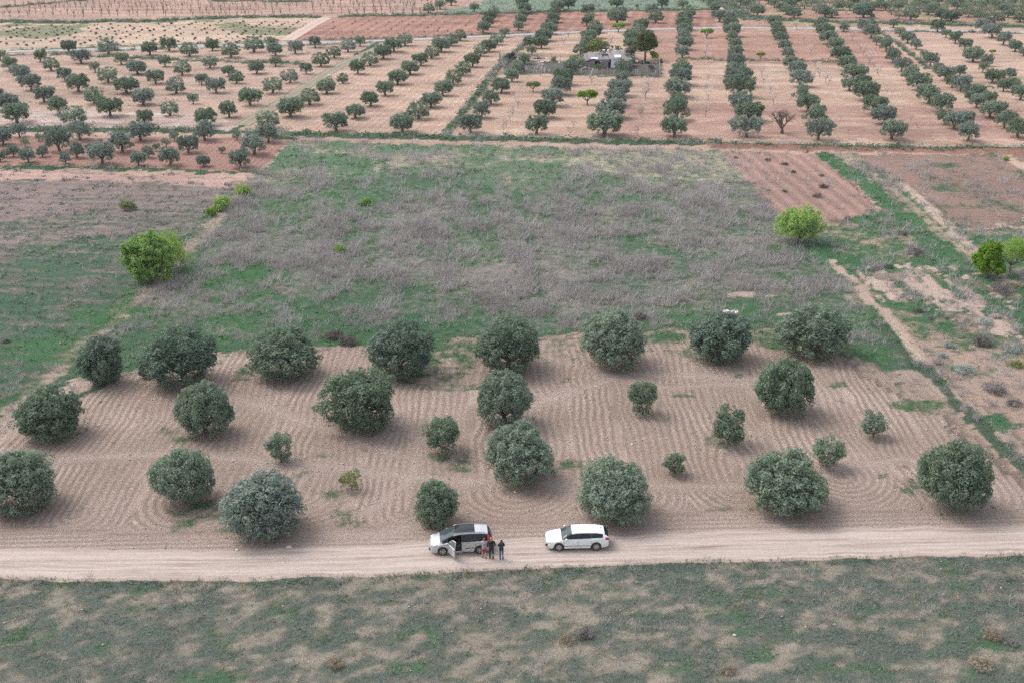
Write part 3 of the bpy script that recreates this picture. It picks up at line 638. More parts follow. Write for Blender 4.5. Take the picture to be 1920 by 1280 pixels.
for i, (cx, yb, wd, ht) in enumerate(NEAR):
    s = scale_at(yb-0.2*wd); e = PITCH+math.atan((yb-ht/2-640)/FPX); rr_ = ht/wd; cpx = wd/2*math.sqrt(max(rr_*rr_-math.sin(e)**2, 0.2))/math.cos(e)
    yc = yb-ht/2+cpx*math.cos(e)*0.92; x, y = at(cx, yc); s = scale_at(yc); W = wd/s; pr = big[i % 7]
    k = W/pr[2]*0.97; zk = 2*cpx/s/pr[3]/k*0.97
    mat = M['olive_dark'] if i in (2, 3, 8, 16) else (M['olive_pale'] if i in (7,) else M['olive'])
    r = link_copy(pr, "olive_tree", x, y, (k, k, k*zk), rng0.random()*6.28, mat, M['bark'], label=NEARLAB[i], cat="olive tree", group="big round olive trees in the grove by the road")
smallp = [proto_small(200+i) for i in range(4)]+[proto_small(210, 0.45)]
SMLAB = ["small round olive tree on a short stem, above the wide roadside olive", "medium young olive tree in the middle of the grove on a thin trunk", "small olive tree alone below the largest back row dome",
 "young olive tree with drooping skirt, right of centre in the middle row", "tiny round olive bush on bare soil behind the white car's olive", "small olive tree highest on the right of the ploughed slope",
 "leaning young olive tree with a bare forked stem showing", "tiny sparse pale olive sapling above and left of the silver car"]
for i, (cx, yb, wd, ht) in enumerate(SMALL):
    yc = yb-0.05*wd; x, y = at(cx, yc); s = scale_at(yc); W = wd/s; pr = smallp[4] if i == 7 else smallp[i % 4]
    k = W/pr[2]
    link_copy(pr, "young_olive_tree", x, y, (k, k, k*(ht/wd)*0.98), rng0.random()*6.28, M['olive'] if i != 7 else M['yellowgreen'], M['bark'], label=SMLAB[i], cat="olive tree", group="young olive trees among the big ones")
x, y = at(270, 710); link_copy(smallp[1], "young_olive_tree", x, y, (0.40, 0.40, 0.40), 1.0, M['olive_dark'], M['bark'], label="little dark olive bush at the left foot of the largest dark olive", cat="olive tree", group="young olive trees among the big ones")

# ---- far groves : positions read off the photograph
def Z(ox, oy, sc, pts): return [(ox+p[0]/sc, oy+p[1]/sc, p[2]/sc) for p in pts]
ZA, ZB, ZC, ZD, ZE, ZF, ZG, ZH, ZI = (0, 80, 5.119), (300, 80, 5.119), (600, 30, 5.119), (860, 60, 4.8), (760, 0, 3.3103), (1200, 40, 5.119), (1480, 40, 4.364), (1300, 0, 6.0), (1600, 0, 6.0)
G_LEFT = Z(*ZA, [(665,98,140),(1040,112,200),(1438,126,150),(5,175,110),(95,265,160),(390,190,120),(780,200,170),(1165,212,140),(495,272,150),(915,288,110),(1320,303,165),(205,355,165),(625,370,150),(1040,390,190),(1495,400,170),(305,460,200),(755,475,220),(1215,490,215),(0,515,80),(425,572,185),(905,587,190),(1375,598,185),(85,645,200),(565,695,195),(1060,712,240),(165,778,255),(710,800,255),(1390,790,160)]) + \
  Z(*ZB, [(90,82,160),(285,135,170),(505,80,120),(680,148,175),(905,95,190),(1070,48,110),(1110,130,140),(1300,105,150),(1490,50,120),(1110,232,110),(1545,230,170),(50,232,120),(480,242,150),(215,318,165),(660,325,120),(930,303,150),(1405,303,125),(735,388,150),(400,403,120),(155,493,185),(540,485,185),(1245,388,165),(1080,488,190),(320,595,110),(865,605,215),(95,708,170),(665,718,170),(440,800,215)]) + \
  Z(*ZC, [(135,408,140),(270,345,140),(385,292,110)])
G_LOW = Z(*ZA, [(190,915,170),(30,985,190),(770,935,260),(475,895,120),(570,1040,290),(375,950,100),(955,985,80),(1350,945,250),(130,1095,130),(245,1005,110),(5,1145,130),(65,1105,110),(275,1155,170),(410,1100,140),(740,1105,180),(630,1165,140),(985,1168,280),(860,1035,90),(1175,1055,270),(1425,1110,150),(1330,1180,160),(1500,1045,90)]) + \
  Z(*ZB, [(430,950,250),(1040,962,230),(140,945,100),(60,1003,110),(740,945,110),(275,1065,220),(600,1070,80),(905,1080,270),(100,1185,220),(420,1195,140),(770,1210,240)])
COLS_M = [Z(*ZB, [(1040,820,220),(1255,718,220),(1440,603,190)])+Z(*ZC, [(65,750,170),(220,648,115),(365,558,150),(480,480,170),(605,412,170),(710,347,175),(820,290,155)]),
          Z(*ZC, [(155,1105,235),(340,985,165),(485,865,160),(625,762,175),(745,655,175),(865,565,160),(970,480,145),(1075,410,150),(1165,348,165),(1260,287,140),(1345,238,120)]),
          Z(*ZC, [(790,1112,205),(945,990,210),(1065,875,180),(1180,765,170),(1285,665,160),(1375,572,165),(1465,492,150)])+Z(*ZD, [(200,222,130),(275,180,130),(345,120,130),(415,52,100)])]
COLS_R = [Z(*ZD, [(105,905,200),(205,780,170),(290,660,175),(385,550,160),(480,455,130)]),
          Z(*ZD, [(700,925,210),(780,775,190),(850,670,190),(915,565,210),(940,475,180),(1000,385,140)]),
          Z(*ZD, [(1310,938,310),(1365,785,280),(1415,670,195),(1440,582,215),(1475,480,140),(1485,400,170)]),
          Z(*ZF, [(330,1105,255),(350,955,280),(360,840,200),(365,728,250),(395,615,200),(390,530,180),(400,450,110),(405,355,130),(420,272,160),(420,205,180),(425,140,150),(425,85,150),(430,35,150)]),
          Z(*ZF, [(1020,1115,310),(1040,960,260),(975,860,240),(960,728,300),(945,625,260),(925,530,190),(915,455,170),(910,355,150),(905,275,130),(885,215,150),(880,150,160),(860,90,150),(860,30,140)]),
          Z(*ZG, [(235,970,230),(205,840,230),(150,735,180),(95,645,170),(90,535,190),(60,448,140)])+Z(*ZF, [(1445,460,150),(1420,365,130),(1390,290,130),(1350,215,140),(1330,155,140),(1300,100,110),(1285,50,130)]),
          Z(*ZG, [(835,970,210),(765,845,185),(700,760,210),(620,650,210),(600,560,135),(490,570,130),(520,490,210),(465,405,155),(415,325,165),(365,245,135),(315,188,145),(285,130,140),(245,80,140)]),
          Z(*ZG, [(1460,985,175),(1345,885,170),(1270,850,140),(1440,850,130),(1235,748,200),(1140,675,225),(1055,565,200),(985,492,165),(915,415,145),(845,345,145),(790,248,130),(710,200,80),(670,138,140),(630,92,150)]),
          Z(*ZG, [(1865,950,190),(1755,870,190),(1830,835,90),(1720,750,110),(1640,790,170),(1630,680,120),(1530,705,130),(1480,655,100),(1530,625,120),(1450,595,90),(1400,575,150),(1330,545,110),(1450,525,90),(1390,455,100),(1275,485,140),(1215,440,90),(1155,370,125),(1100,305,70)]),
          Z(*ZG, [(1890,645,150),(1750,575,110),(1860,570,90),(1830,545,90),(1660,505,130),(1710,492,110),(1800,475,100),(1580,425,90),(1615,370,110)])]
G_SCAT = Z(*ZG, [(850,55,80),(900,130,90),(965,182,110),(1035,232,105),(1210,92,120),(1280,135,80),(1355,185,110),(1435,235,110),(1580,88,130),(1655,135,150),(1750,192,125),(1845,252,105),(1915,290,80),(1500,335,150),(445,85,80)])
G_TOP = [(1117,62,28),(1113,72,28),(1105,80,30),(1100,92,28),(1088,103,27),(1030,65,30),(1020,77,30),(1015,91,25),(994,90,25),(997,104,20),(1201,58,28),(1196,68,30),(1184,79,29),(1180,94,26),(983,121,22),(970,137,26),(1178,124,28),(1083,128,28)] + \
  Z(*ZE, [(145,82,75),(215,60,65),(285,35,75),(430,75,65),(482,208,85),(510,168,80),(530,132,80),(548,98,75),(703,190,65),(715,152,75),(735,118,65),(745,88,80),(725,52,80),(908,182,80),(920,142,75),(930,112,75),(945,78,80),(1012,64,85),(1125,167,78),(1145,128,65),(1130,95,78),(1315,150,110),(1335,108,75),(1310,52,90),(1553,142,100),(1525,98,80),(1593,54,80),(1437,50,25),(1720,62,70),(1762,110,90),(1735,145,80)]) + \
  Z(*ZH, [(295,250,170),(235,145,120),(190,105,100),(185,55,110),(110,30,100)])
G_TR = Z(*ZH, [(720,185,150),(650,140,120),(600,100,120),(530,60,110),(480,25,100),(1125,207,180),(1050,165,130),(975,125,120),(910,85,110),(840,45,100),(1560,205,150),(1480,197,160),(1380,148,120),(1450,100,120),(1330,68,120),(1260,30,110)]) + \
  Z(*ZI, [(110,207,200),(50,150,130),(210,215,60),(360,122,120),(430,172,110),(510,212,120),(640,228,200),(740,132,120),(840,172,140),(985,232,150),(1095,252,190),(1160,112,150),(1290,192,150),(1420,232,150),(1580,267,230),(1735,202,150),(1880,248,180),(1590,112,120),(1500,82,100),(1370,55,120),(1060,72,100),(960,50,90),(680,62,110),(560,50,100),(290,92,110),(1780,62,110),(1880,112,120),(160,30,100),(900,118,110),(1250,110,90),(1700,95,110)])
# the dense grove goes on to the top edge and past it
rt = random.Random(3)
for row in range(9):
    yb_ = 14-row*7.0
    for kx in range(26):
        px = 1395+kx*22+row*9+rt.uniform(-4, 4); pyy = yb_+kx*0.55+rt.uniform(-1.2, 1.2)
        if px > 1990: continue
        if all(abs(px-a)+3*abs(pyy-b) > 15 for a, b, _ in G_TR): G_TR.append((px, pyy, 19-row*0.4))
far = [proto_far(300, 3), proto_far(301, 2, 1.0), proto_far(302, 4, 0.9), proto_far(303, 1, 1.0), proto_far(304, 3, 1.15, 0.9), proto_far(305, 1, 0.95, 1.08), proto_far(306, 5, 1.0, 0.95), proto_far(307, 2, 1.2, 0.92)]
todo = []      # (px, py, w, label, group, material, variants)
def rows_of(pts, gap):
    pts = sorted(pts, key=lambda p: -p[1]); rows = [[pts[0]]]
    for p in pts[1:]:
        if rows[-1][0][1]-p[1] > gap: rows.append([p])
        else: rows[-1].append(p)
    return rows
def adj(w_, py):
    s = w_/scale_at(py); return "small" if s < 3.4 else ("medium-sized" if s < 4.6 else "large")
def addrows(pts, gap, where, group, mats, var):
    for ri, row in enumerate(rows_of(pts, gap)):
        row.sort(key=lambda p: p[0])
        for ci, p in enumerate(row):
            todo.append((*p, f"{adj(p[2], p[1])} olive tree, {ordw(ci+1)} from the left in {ordw(ri+1)} row {where}", group, mats, var))
def addcols(cols, ref, where, group, mats, var):
    for ri, col in enumerate(cols):
        col = sorted(col, key=lambda p: -p[1])
        for ci, p in enumerate(col):
            todo.append((*p, f"{adj(p[2], p[1])} olive tree, {ordw(ci+1)} from {ref} in {ordw(ri+1)} column {where}", group, mats, var))
addrows(G_LEFT, 11, "of the paved-road grove", "olive trees of the left grove below the paved road", ['olive', 'olive', 'olive_pale'], [0, 2, 3, 4, 5, 6])
G_LOW = [(a_, b_, c_*0.9) for a_, b_, c_ in G_LOW]
addrows(G_LOW, 9, "of the red corner plot", "olive trees of the red corner plot", ['olive_pale'], [0, 1, 4, 6, 7])
addcols(COLS_M, "the bank", "beside the grassy track", "olive trees between the grassy track and the ditch", ['olive'], [0, 2, 3, 5, 6])
addcols(COLS_R, "the bank", "of the hut grove", "olive trees in columns round the hut", ['olive', 'olive', 'olive_pale'], [0, 1, 4, 6, 7])
addrows(G_SCAT, 12, "of the scattered sandy corner", "olive trees scattered on the sandy corner", ['olive_pale', 'olive'], [0, 1, 2, 4])
addrows(G_TOP, 9, "up from the hut", "olive trees astride the paved road", ['olive'], [0, 2, 3, 4, 6])
addrows(G_TR, 8, "of the dense far grove", "olive trees of the dense far grove", ['olive_dark', 'olive'], [3, 5, 6, 2])
n_ind = 300-len(NEAR)-9
todo.sort(key=lambda q: -q[2])
rf = random.Random(11); rest = []
for i, (px, py, wd, lab, grp, mats, var) in enumerate(todo):
    x, y = at(px, py); W = wd/scale_at(py); pi = rf.choice(var); pr = far[pi]; k = W/pr[2]*0.97
    zk = (min(0.9, max(0.6, 0.85-0.07*(W-3.5)))+rf.uniform(-.05, .05))*W/pr[3]; mat = M[rf.choice(mats)]; rz = rf.random()*6.28
    if i < n_ind:
        link_copy(pr, "olive_tree", x, y, (k, k, zk), rz, mat, M['bark'], label=lab, cat="olive tree", group=grp)
    else: rest.append((pr, x, y, k, zk, rz))
def meshdata(m_):
    V = np.empty(len(m_.vertices)*3, np.float32); m_.vertices.foreach_get("co", V)
    F = [tuple(p.vertices) for p in m_.polygons]; return V.reshape(-1, 3), F
if rest:
    cache = {}; VV = []; FF = []; MI = []; o_ = 0
    for pr, x, y, k, zk, rz in rest:
        if pr[0].name not in cache:
            v, f = meshdata(pr[0]); v2, f2 = meshdata(pr[1]); f = np.array(f)[::2]
            cache[pr[0].name] = (v, f, v2, f2)
        v, f, v2, f2 = cache[pr[0].name]; c_, s_ = math.cos(rz), math.sin(rz); z0 = gz(x, y)
        for (vv, ff, mi) in ((v, f, 0), (v2, f2, 1)):
            q = np.stack([(vv[:, 0]*c_-vv[:, 1]*s_)*k+x, (vv[:, 0]*s_+vv[:, 1]*c_)*k+y, vv[:, 2]*zk+z0], -1)
            VV.append(q); FF += [tuple(int(a)+o_ for a in t) for t in ff]; MI += [mi]*len(ff); o_ += len(q)
    me2 = bpy.data.meshes.new("olive_grove"); me2.from_pydata([tuple(p) for p in np.concatenate(VV).tolist()], [], FF)
    me2.materials.append(M['olive']); me2.materials.append(M['bark']); me2.polygons.foreach_set("material_index", np.array(MI, np.int32)); me2.update()
    tag(obj("olive_grove", me2), "dense far olive trees filling the top of the picture beyond the paved road", "olive grove", None, 'stuff')

# ------------------------------------------------------------------ other trees and shrubs
def crown_blob(seed, lobes, per=60, L=0.22, W=0.12, cl=0.35, n=60):
    rng = np.random.default_rng(seed); parts = []
    for (cx, cy, cz, rx, rz) in lobes:
        C = dome_clumps(rng, n, rx, rx, rz, 0, 0.15, 0.18, -0.8)+np.array([cx, cy, cz]); C[:, 2] = np.maximum(C[:, 2], 0.15)
        parts.append(sprigs(rng, C, cl*(0.7+0.6*rng.random(len(C))), per, L, W, 0.25, 0.6))
        parts.append(sprigs(rng, np.array([[cx, cy, cz]]), np.array([rx*0.7]), 200, L*1.3, W*1.5, 0.1, 0.9, 0.4, rz/rx))
    return crown_mesh("leafy_crown_mesh", parts)
def trunkm(seed, h, r, n, spread, up=0.6):
    mb = MB(); branchy(mb, np.random.default_rng(seed), Vector((0, 0, -0.1)), h, r, n, spread, up=up); return mb.mesh("trunk_mesh", True)
def plant(name, px, py, crown, trunk, mat, label, cat, sc=1.0, group=None, rz=0, tm='bark'):
    x, y = at(px, py); return link_copy((crown, trunk), name, x, y, (sc, sc, sc), rz, M[mat], M[tm], label=label, cat=cat, group=group)
# big bright green tree, left
plant("broadleaf_tree", 283, 528, crown_blob(1, [(-0.6, -0.2, 3.4, 2.3, 2.0), (0.9, 0.1, 3.9, 2.2, 1.9), (-1.5, 0, 2.5, 1.7, 1.7), (1.3, -0.3, 2.0, 1.9, 1.7), (-0.2, -0.5, 1.7, 2.0, 1.4), (0.2, 0.2, 4.9, 1.5, 1.2), (-1.7, 0, 4.1, 1.2, 1.1)], 60, 0.26, 0.15, 0.42, 55), trunkm(1, 1.2, 0.22, 6, 2.0), 'green',
      "tall vivid green tree at the field corner beside the diagonal grassy boundary", "tree", 0.98)
plant("broadleaf_tree", 318, 508, crown_blob(2, [(0.3, 0, 2.8, 1.9, 2.2), (0.9, 0, 2.0, 1.8, 1.7), (-0.6, 0.3, 3.5, 1.7, 1.4)], 26, 0.22, 0.10, 0.5, 45), trunkm(2, 1.0, 0.12, 6, 1.8), 'lime',
      "paler thin-leaved green tree right behind the tall vivid green tree", "tree", 0.98, tm='palebark')
plant("broadleaf_tree", 1497, 455, crown_blob(3, [(-1.0, 0, 2.2, 2.0, 1.6), (1.0, 0.1, 2.2, 1.9, 1.6), (0, -0.2, 3.0, 2.1, 1.5), (0.2, 0, 1.7, 2.2, 1.2)], 44, 0.22, 0.10, 0.40, 55), trunkm(3, 0.8, 0.16, 7, 1.8), 'lime',
      "rounded lime green tree standing alone at the right end of the scrub", "tree", 1.12)
plant("broadleaf_tree", 1850, 520, crown_blob(4, [(-0.3, 0, 2.3, 1.6, 2.0), (0.3, -0.2, 1.6, 1.6, 1.4), (0, 0, 3.3, 1.3, 1.2)], 60, 0.24, 0.14, 0.38, 55), trunkm(4, 0.8, 0.14, 5, 1.2), 'green',
      "dense bright green tree, front one of the pair at the right edge", "tree", 0.96)
plant("broadleaf_tree", 1893, 516, crown_blob(5, [(-0.2, 0, 3.0, 1.9, 1.4), (1.1, 0, 3.0, 1.6, 1.2), (0.3, 0, 3.6, 1.5, 0.9)], 22, 0.20, 0.09, 0.45, 45), trunkm(5, 1.5, 0.15, 7, 1.7), 'lime',
      "thin airy green tree with visible limbs, back one of the right edge pair", "tree", 0.98, tm='palebark')
bushc = [crown_blob(20, [(0, 0, 0.75, 0.95, 0.8), (0.5, 0, 0.6, 0.7, 0.6)], 40, 0.14, 0.07, 0.22, 40), crown_blob(21, [(0, 0, 0.7, 0.9, 0.7), (-0.6, 0.1, 0.5, 0.6, 0.5), (0.5, 0, 0.9, 0.6, 0.6)], 34, 0.14, 0.07, 0.22, 34)]
busht = trunkm(22, 0.25, 0.05, 5, 0.6)
for i, (px, py, wpx, mat, lab) in enumerate([(455, 366, 32, 'lime', "round green shrub topmost on the boundary between left field and scrub"), (417, 394, 40, 'lime', "green shrub with a bare stem, middle one on the field boundary"),
      (397, 405, 24, 'green', "small vivid green shrub, lowest of three on the field boundary"), (239, 394, 32, 'yellowgreen', "lone olive-green shrub out in the mauve left field"),
      (637, 476, 28, 'green', "small vivid green bush alone among the grey scrub"), (686, 386, 22, 'green', "tiny green bush in the scrub near the far strip"), (1886, 1290-990, 14, 'lime', "tiny lime sapling at the far right on the bank")]):
    s = wpx/scale_at(py)/2.3; plant("shrub", px, py, bushc[i % 2], busht, mat, lab, "shrub", s, None, i*1.3)
DB = [(1720, 586, 20, 'darkbush'), (1843, 646, 44, 'darkbush'), (1718, 476, 40, 'greybush'), (1690, 440, 24, 'darkbush'), (1545, 352, 22, 'darkbush'), (1532, 370, 22, 'darkbush'), (1470, 310, 16, 'darkbush'), (1440, 302, 14, 'darkbush'), (1487, 323, 14, 'darkbush'), (1380, 296, 11, 'darkbush'),
      (1472, 360, 12, 'darkbush'), (1440, 358, 9, 'darkbush'), (1540, 330, 12, 'darkbush'), (1590, 412, 18, 'greybush'), (10, 640, 18, 'darkbush'), (1780, 650, 26, 'silverbush'), (1810, 700, 42, 'silverbush'), (1845, 608, 36, 'silverbush'), (1768, 668, 24, 'silverbush'), (1897, 660, 32, 'silverbush'),
      (1900, 685, 36, 'yellowgreen'), (1880, 548, 50, 'greybush'), (1745, 600, 18, 'greybush'), (1865, 735, 50, 'greybush'), (1905, 760, 36, 'greybush'), (1640, 505, 24, 'greybush'), (1665, 500, 22, 'bank'), (1200, 597, 30, 'darkbush'), (620, 635, 44, 'darkbush'), (655, 645, 44, 'darkbush'), (1905, 540, 26, 'yellowgreen'),
      (1440, 300, 9, 'darkbush'), (1100, 1190, 46, 'greybush'), (1860, 1195, 40, 'straw'), (1895, 1205, 30, 'greybush'), (1840, 1250, 52, 'straw'), (1060, 1205, 36, 'straw'), (630, 1245, 40, 'straw'), (1368, 1262, 36, 'straw')]
DBW = {'darkbush': "dark brown dry", 'greybush': "grey leafless", 'silverbush': "silvery", 'yellowgreen': "olive-green", 'bank': "dark green", 'straw': "straw-coloured"}
bushd = [crown_blob(30, [(0, 0, 0.3, 1.1, 0.42), (0.5, 0.2, 0.3, 0.7, 0.35)], 22, 0.20, 0.035, 0.25, 40), crown_blob(31, [(0, 0, 0.35, 1.0, 0.5)], 36, 0.22, 0.03, 0.3, 45)]
cnt = {}
def placeword(px, py):
    if py > 1080: return "in the front weedy field"
    if px < 700: return "at the lower edge of the scrub" if px > 100 else "out in the green left field"
    if py < 400 and px < 1600: return "in the striped reddish plot"
    if py < 600: return "on the slope around the green pair"
    return "on the right-edge strip"
for i, (px, py, wpx, mat) in enumerate(DB):
    key = (DBW[mat], placeword(px, py)); cnt.setdefault(key, []).append((px, py, wpx, mat, i))
for key, L_ in cnt.items():
    L_.sort()
    for j, (px, py, wpx, mat, i) in enumerate(L_):
        lab = f"{key[0]} low bush {key[1]}" + (f", {ordw(j+1)} from the left" if len(L_) > 1 else "")
        plant("low_bush", px, py, bushd[i % 2], busht, mat, lab, "bush", wpx/scale_at(py)/2.4, "low dry bushes", i*0.9)
# orchard trees that are not olives
sapc = crown_blob(40, [(0, 0, 2.0, 1.1, 0.6), (0.9, 0, 1.9, 0.8, 0.5), (-0.9, 0, 1.9, 0.8, 0.5)], 26, 0.24, 0.13, 0.3, 36); sapt = trunkm(40, 0.9, 0.13, 6, 1.2, 0.5)
for px, py, wpx, mat, lab in ((860+1160/4.8, 60+660/4.8, 38, 'green', "vivid green small tree with flat crown among the hut grove columns"), (860+672/4.8, 60+538/4.8, 27, 'yellowgreen', "yellowish green little tree between the first two hut grove columns"),
      (1200+642/5.119, 40+165/5.119, 25, 'lime', "lime green flat-crowned tree just below the paved road, right of the hut"), (1160, 62, 26, 'lime', "lime green tree on the edge of the paved road behind the hut"),
      (1200+1157/5.119, 40+360/5.119, 17, 'lime', "small lime tree with white top between the fifth and sixth columns"), (1480+1660/4.364, 40+275/4.364, 13, 'lime', "small green bush-like tree on the sandy corner among pale olives")):
    s = wpx/scale_at(py)/3.6; plant("fruit_tree", px, py, sapc, sapt, mat, lab, "tree", s)
# the pine and the greenery about the hut
pinec = crown_blob(50, [(0, 0, 4.2, 2.2, 1.9), (-0.7, 0, 3.3, 1.9, 1.1), (0.8, 0, 3.4, 1.8, 1.2), (0.1, 0, 5.6, 1.5, 1.3), (0.5, 0.2, 4.8, 1.8, 1.2)], 60, 0.34, 0.09, 0.5, 60)
mbp = MB(); mbp.tube([(0, 0, -0.2), (0.05, 0, 1.2), (0, 0, 3.0), (0.1, 0, 5.5)], [0.24, 0.2, 0.15, 0.04], 9)
for a_ in range(9): mbp.tube([(0, 0, 1.9+a_*0.35), (math.cos(a_*2.4)*1.5, math.sin(a_*2.4)*1.5, 2.4+a_*0.35)], [0.08, 0.02], 5)
x, y = at(1209, 114); link_copy((pinec, mbp.mesh("pine_trunk_mesh", True)), "pine_tree", x, y, (1.22, 1.22, 1.03), 0.4, M['pine'], M['bark'], label="tall dark pine tree rising beside the junk hut", cat="pine tree")
lowc = crown_blob(51, [(0, 0, 1.1, 1.0, 0.9), (0.5, 0, 1.6, 0.8, 0.7)], 34, 0.22, 0.10, 0.35, 34); lowt = trunkm(51, 0.6, 0.08, 5, 0.7)
for px, py, wpx, mat, lab in ((1228, 113, 17, 'lime', "bright green shrub at the foot of the pine tree"), (1073, 118, 15, 'lime', "bright green shrub at the hut end beside a dark olive"), (1119, 131, 10, 'green', "little green shrub inside the fence in front of the hut"),
      (1112, 102, 30, 'yellowgreen', "pale green bushy tree behind the hut, left one"), (1132, 100, 22, 'yellowgreen', "pale green leaning tree behind the hut with a thick trunk"), (1160, 100, 14, 'yellowgreen', "small yellowish shrub behind the hut roof"),
      (1180, 110, 24, 'greybush', "grey bare bush behind the hut's right end"), (1037, 117, 11, 'yellowgreen', "small gnarled sapling on the rubble inside the fence"), (1222, 134, 14, 'greybush', "pale dry bush against the fence corner below the pine"),
      (1095, 95, 20, 'olive_pale', "grey-green bush left of the pale green tree behind the hut")):
    plant("shrub", px, py, lowc, lowt, mat, lab, "shrub", wpx/scale_at(py)/2.4, None, px)
# leafless tree
rngb = np.random.default_rng(8); mb = MB()
def rec(p, d, l, r, lev):
    q = p+d*l; m_ = p.lerp(q, 0.5)+Vector(rngb.normal(size=3))*l*0.06; mb.tube([p, m_, q], [r, r*0.8, r*0.6], 5, False)
    if lev == 0: return
    for _ in range(3 if lev > 1 else 4):
        nd_ = (d+Vector(rngb.normal(size=3))*0.42+Vector((0, 0, 0.12))).normalized(); rec(q if _ < 2 else m_, nd_, l*0.72, r*0.6, lev-1)
mb.tube([(0, 0, -0.1), (0, 0, 0.7)], [0.26, 0.2], 8)
for a_ in (0.2, 1.5, 2.9, 4.1, 5.2): rec(Vector((0, 0, 0.65)), Vector((math.cos(a_)*0.6, math.sin(a_)*0.6, 0.9)).normalized(), 1.15, 0.12, 4)
x, y = at(1200+1360/5.119, 40+1082/5.119); o = mb.build("bare_tree", M['bark'], None, True, (x, y, gz(x, y))); o.scale = (1.3, 1.3, 1.2)
tag(o, "leafless brown tree at the front of the hut grove between two olive columns", "tree")
# young almonds in blossom between the columns
rngc = np.random.default_rng(60)
alc = [crown_mesh("blossom_crown_mesh", [sprigs(rngc, np.stack([rngc.normal(size=12)*0.5, rngc.normal(size=12)*0.5, 1.9+rngc.normal(size=12)*0.4], -1), np.full(12, 0.34), 12, 0.15, 0.08, 0.1, 0.9, 0.2)]) for _ in range(3)]
alt = [trunkm(61+i, 1.0, 0.045, 5, 0.8, 0.9) for i in range(3)]
AL_F = [(640,225+60),(630,345),(655,400),(655,580),(648,680),(650,760),(625,925),(1160,345),(1165,520),(1185,600),(1245,690),(1285,800),(205,235),(85,665),(20,880),(50,745)]
AL_G = [(120,175),(60,80),(175,275),(210,380),(235,430),(245,460),(300,510),(320,530),(580,245),(605,280),(645,340),(660,365),(690,390),(715,430),(725,455),(510,165)]
AL_D = [(740,400),(1210,420),(1195,470),(1380,100),(1365,125),(990,60),(945,115),(530,690),(1705,520)]
pts = [(1200+a/5.119, 40+b/5.119, 'blossom') for a, b in AL_F]+[(1480+a/4.364, 40+b/4.364, 'blossom') for a, b in AL_G]+[(860+a/4.8, 60+b/4.8, 'blossom') for a, b in AL_D]
pts += [(860+a/4.8, 60+b/4.8, 'olive_pale') for a, b in [(400,915),(425,860),(465,810),(490,765),(1035,870),(1680,625),(1645,800),(1635,760),(1000,935),(1610,940)]]
for i, (px, py, mt) in enumerate(pts):
    px += 0; s = 1.05 if mt == 'blossom' else 0.85
    plant("almond_sapling", px, py, alc[i % 3], alt[i % 3], mt, "thin young almond tree with sparse white blossom between the olive columns" if mt == 'blossom' else "thin young tree with sparse pale leaves between the olive columns",
          "sapling", s*(0.8+0.35*rf.random()), "young blossoming trees between the olive columns" if mt == 'blossom' else "young pale trees between the olive columns", rf.random()*6, 'palebark')
# bare twigs of dead saplings
for (a, b) in [(420,825),(995,830),(1040,872),(485,920),(797,590),(840,610)]:
    px, py = 1480+a/4.364, 40+b/4.364; x, y = at(px, py); o = obj("dead_sapling", alt[0], M['palebark'], None, (x, y, gz(x, y))); o.scale = (0.6, 0.6, 0.6)
    tag(o, "little bare dead sapling standing between two olive columns", "sapling", "dead saplings between the olive columns")
# vineyard : rows of little bare trained trees in the far left field
vt = []
for s_ in range(5):
    rg = np.random.default_rng(70+s_); mb = MB(); mb.tube([(0, 0, -0.1), (rg.normal()*.05, 0, 0.9), (rg.normal()*0.1, 0, 1.3)], [0.13, 0.10, 0.09], 6)
    for a_ in np.linspace(0, 5.0, 4)+rg.random(): mb.tube([(0, 0, 1.2), (math.cos(a_)*0.45, math.sin(a_)*0.35, 1.9), (math.cos(a_)*0.7, math.sin(a_)*0.5, 2.7+rg.random()*0.6)], [0.08, 0.06, 0.03], 5)
    m_ = mb.mesh("bare_orchard_tree_mesh", True); m_.materials.append(M['palebark']); vt.append(m_)
nb = 0
for ri, (y0, sp) in enumerate(((35, 17), (27.5, 15.5), (20.5, 14.5), (14, 14), (8, 13.5), (3, 13), (-2, 13))):
    px = 4+ri*5
    while px < 835 and nb < 300:
        py = y0-px*0.004*(ri < 3)+rf.uniform(-1.3, 1.3)-(2.5 if px < 400 and ri == 0 else 0)
        ok = rf.random() > 0.12 and not (560 < px < 640 and ri == 0) and not (px < 170-ri*14 and ri >= 4) and px < 845-ri*5
        if ok:
            x, y = at(px+rf.uniform(-3, 3), py); m_ = vt[nb % 5]; o = bpy.data.objects.new("bare_orchard_tree", m_); COL.objects.link(o)
            o.location = (x, y, gz(x, y)); o.rotation_euler = (0, 0, rf.random()*6); k = 0.5+0.45*rf.random(); o.scale = (k, k, k)
            tag(o, "small leafless orchard tree in the pinkish field at the top left corner", "tree", "small leafless trees in rows in the far pinkish field"); nb += 1
        px += sp*rf.uniform(0.85, 1.15)
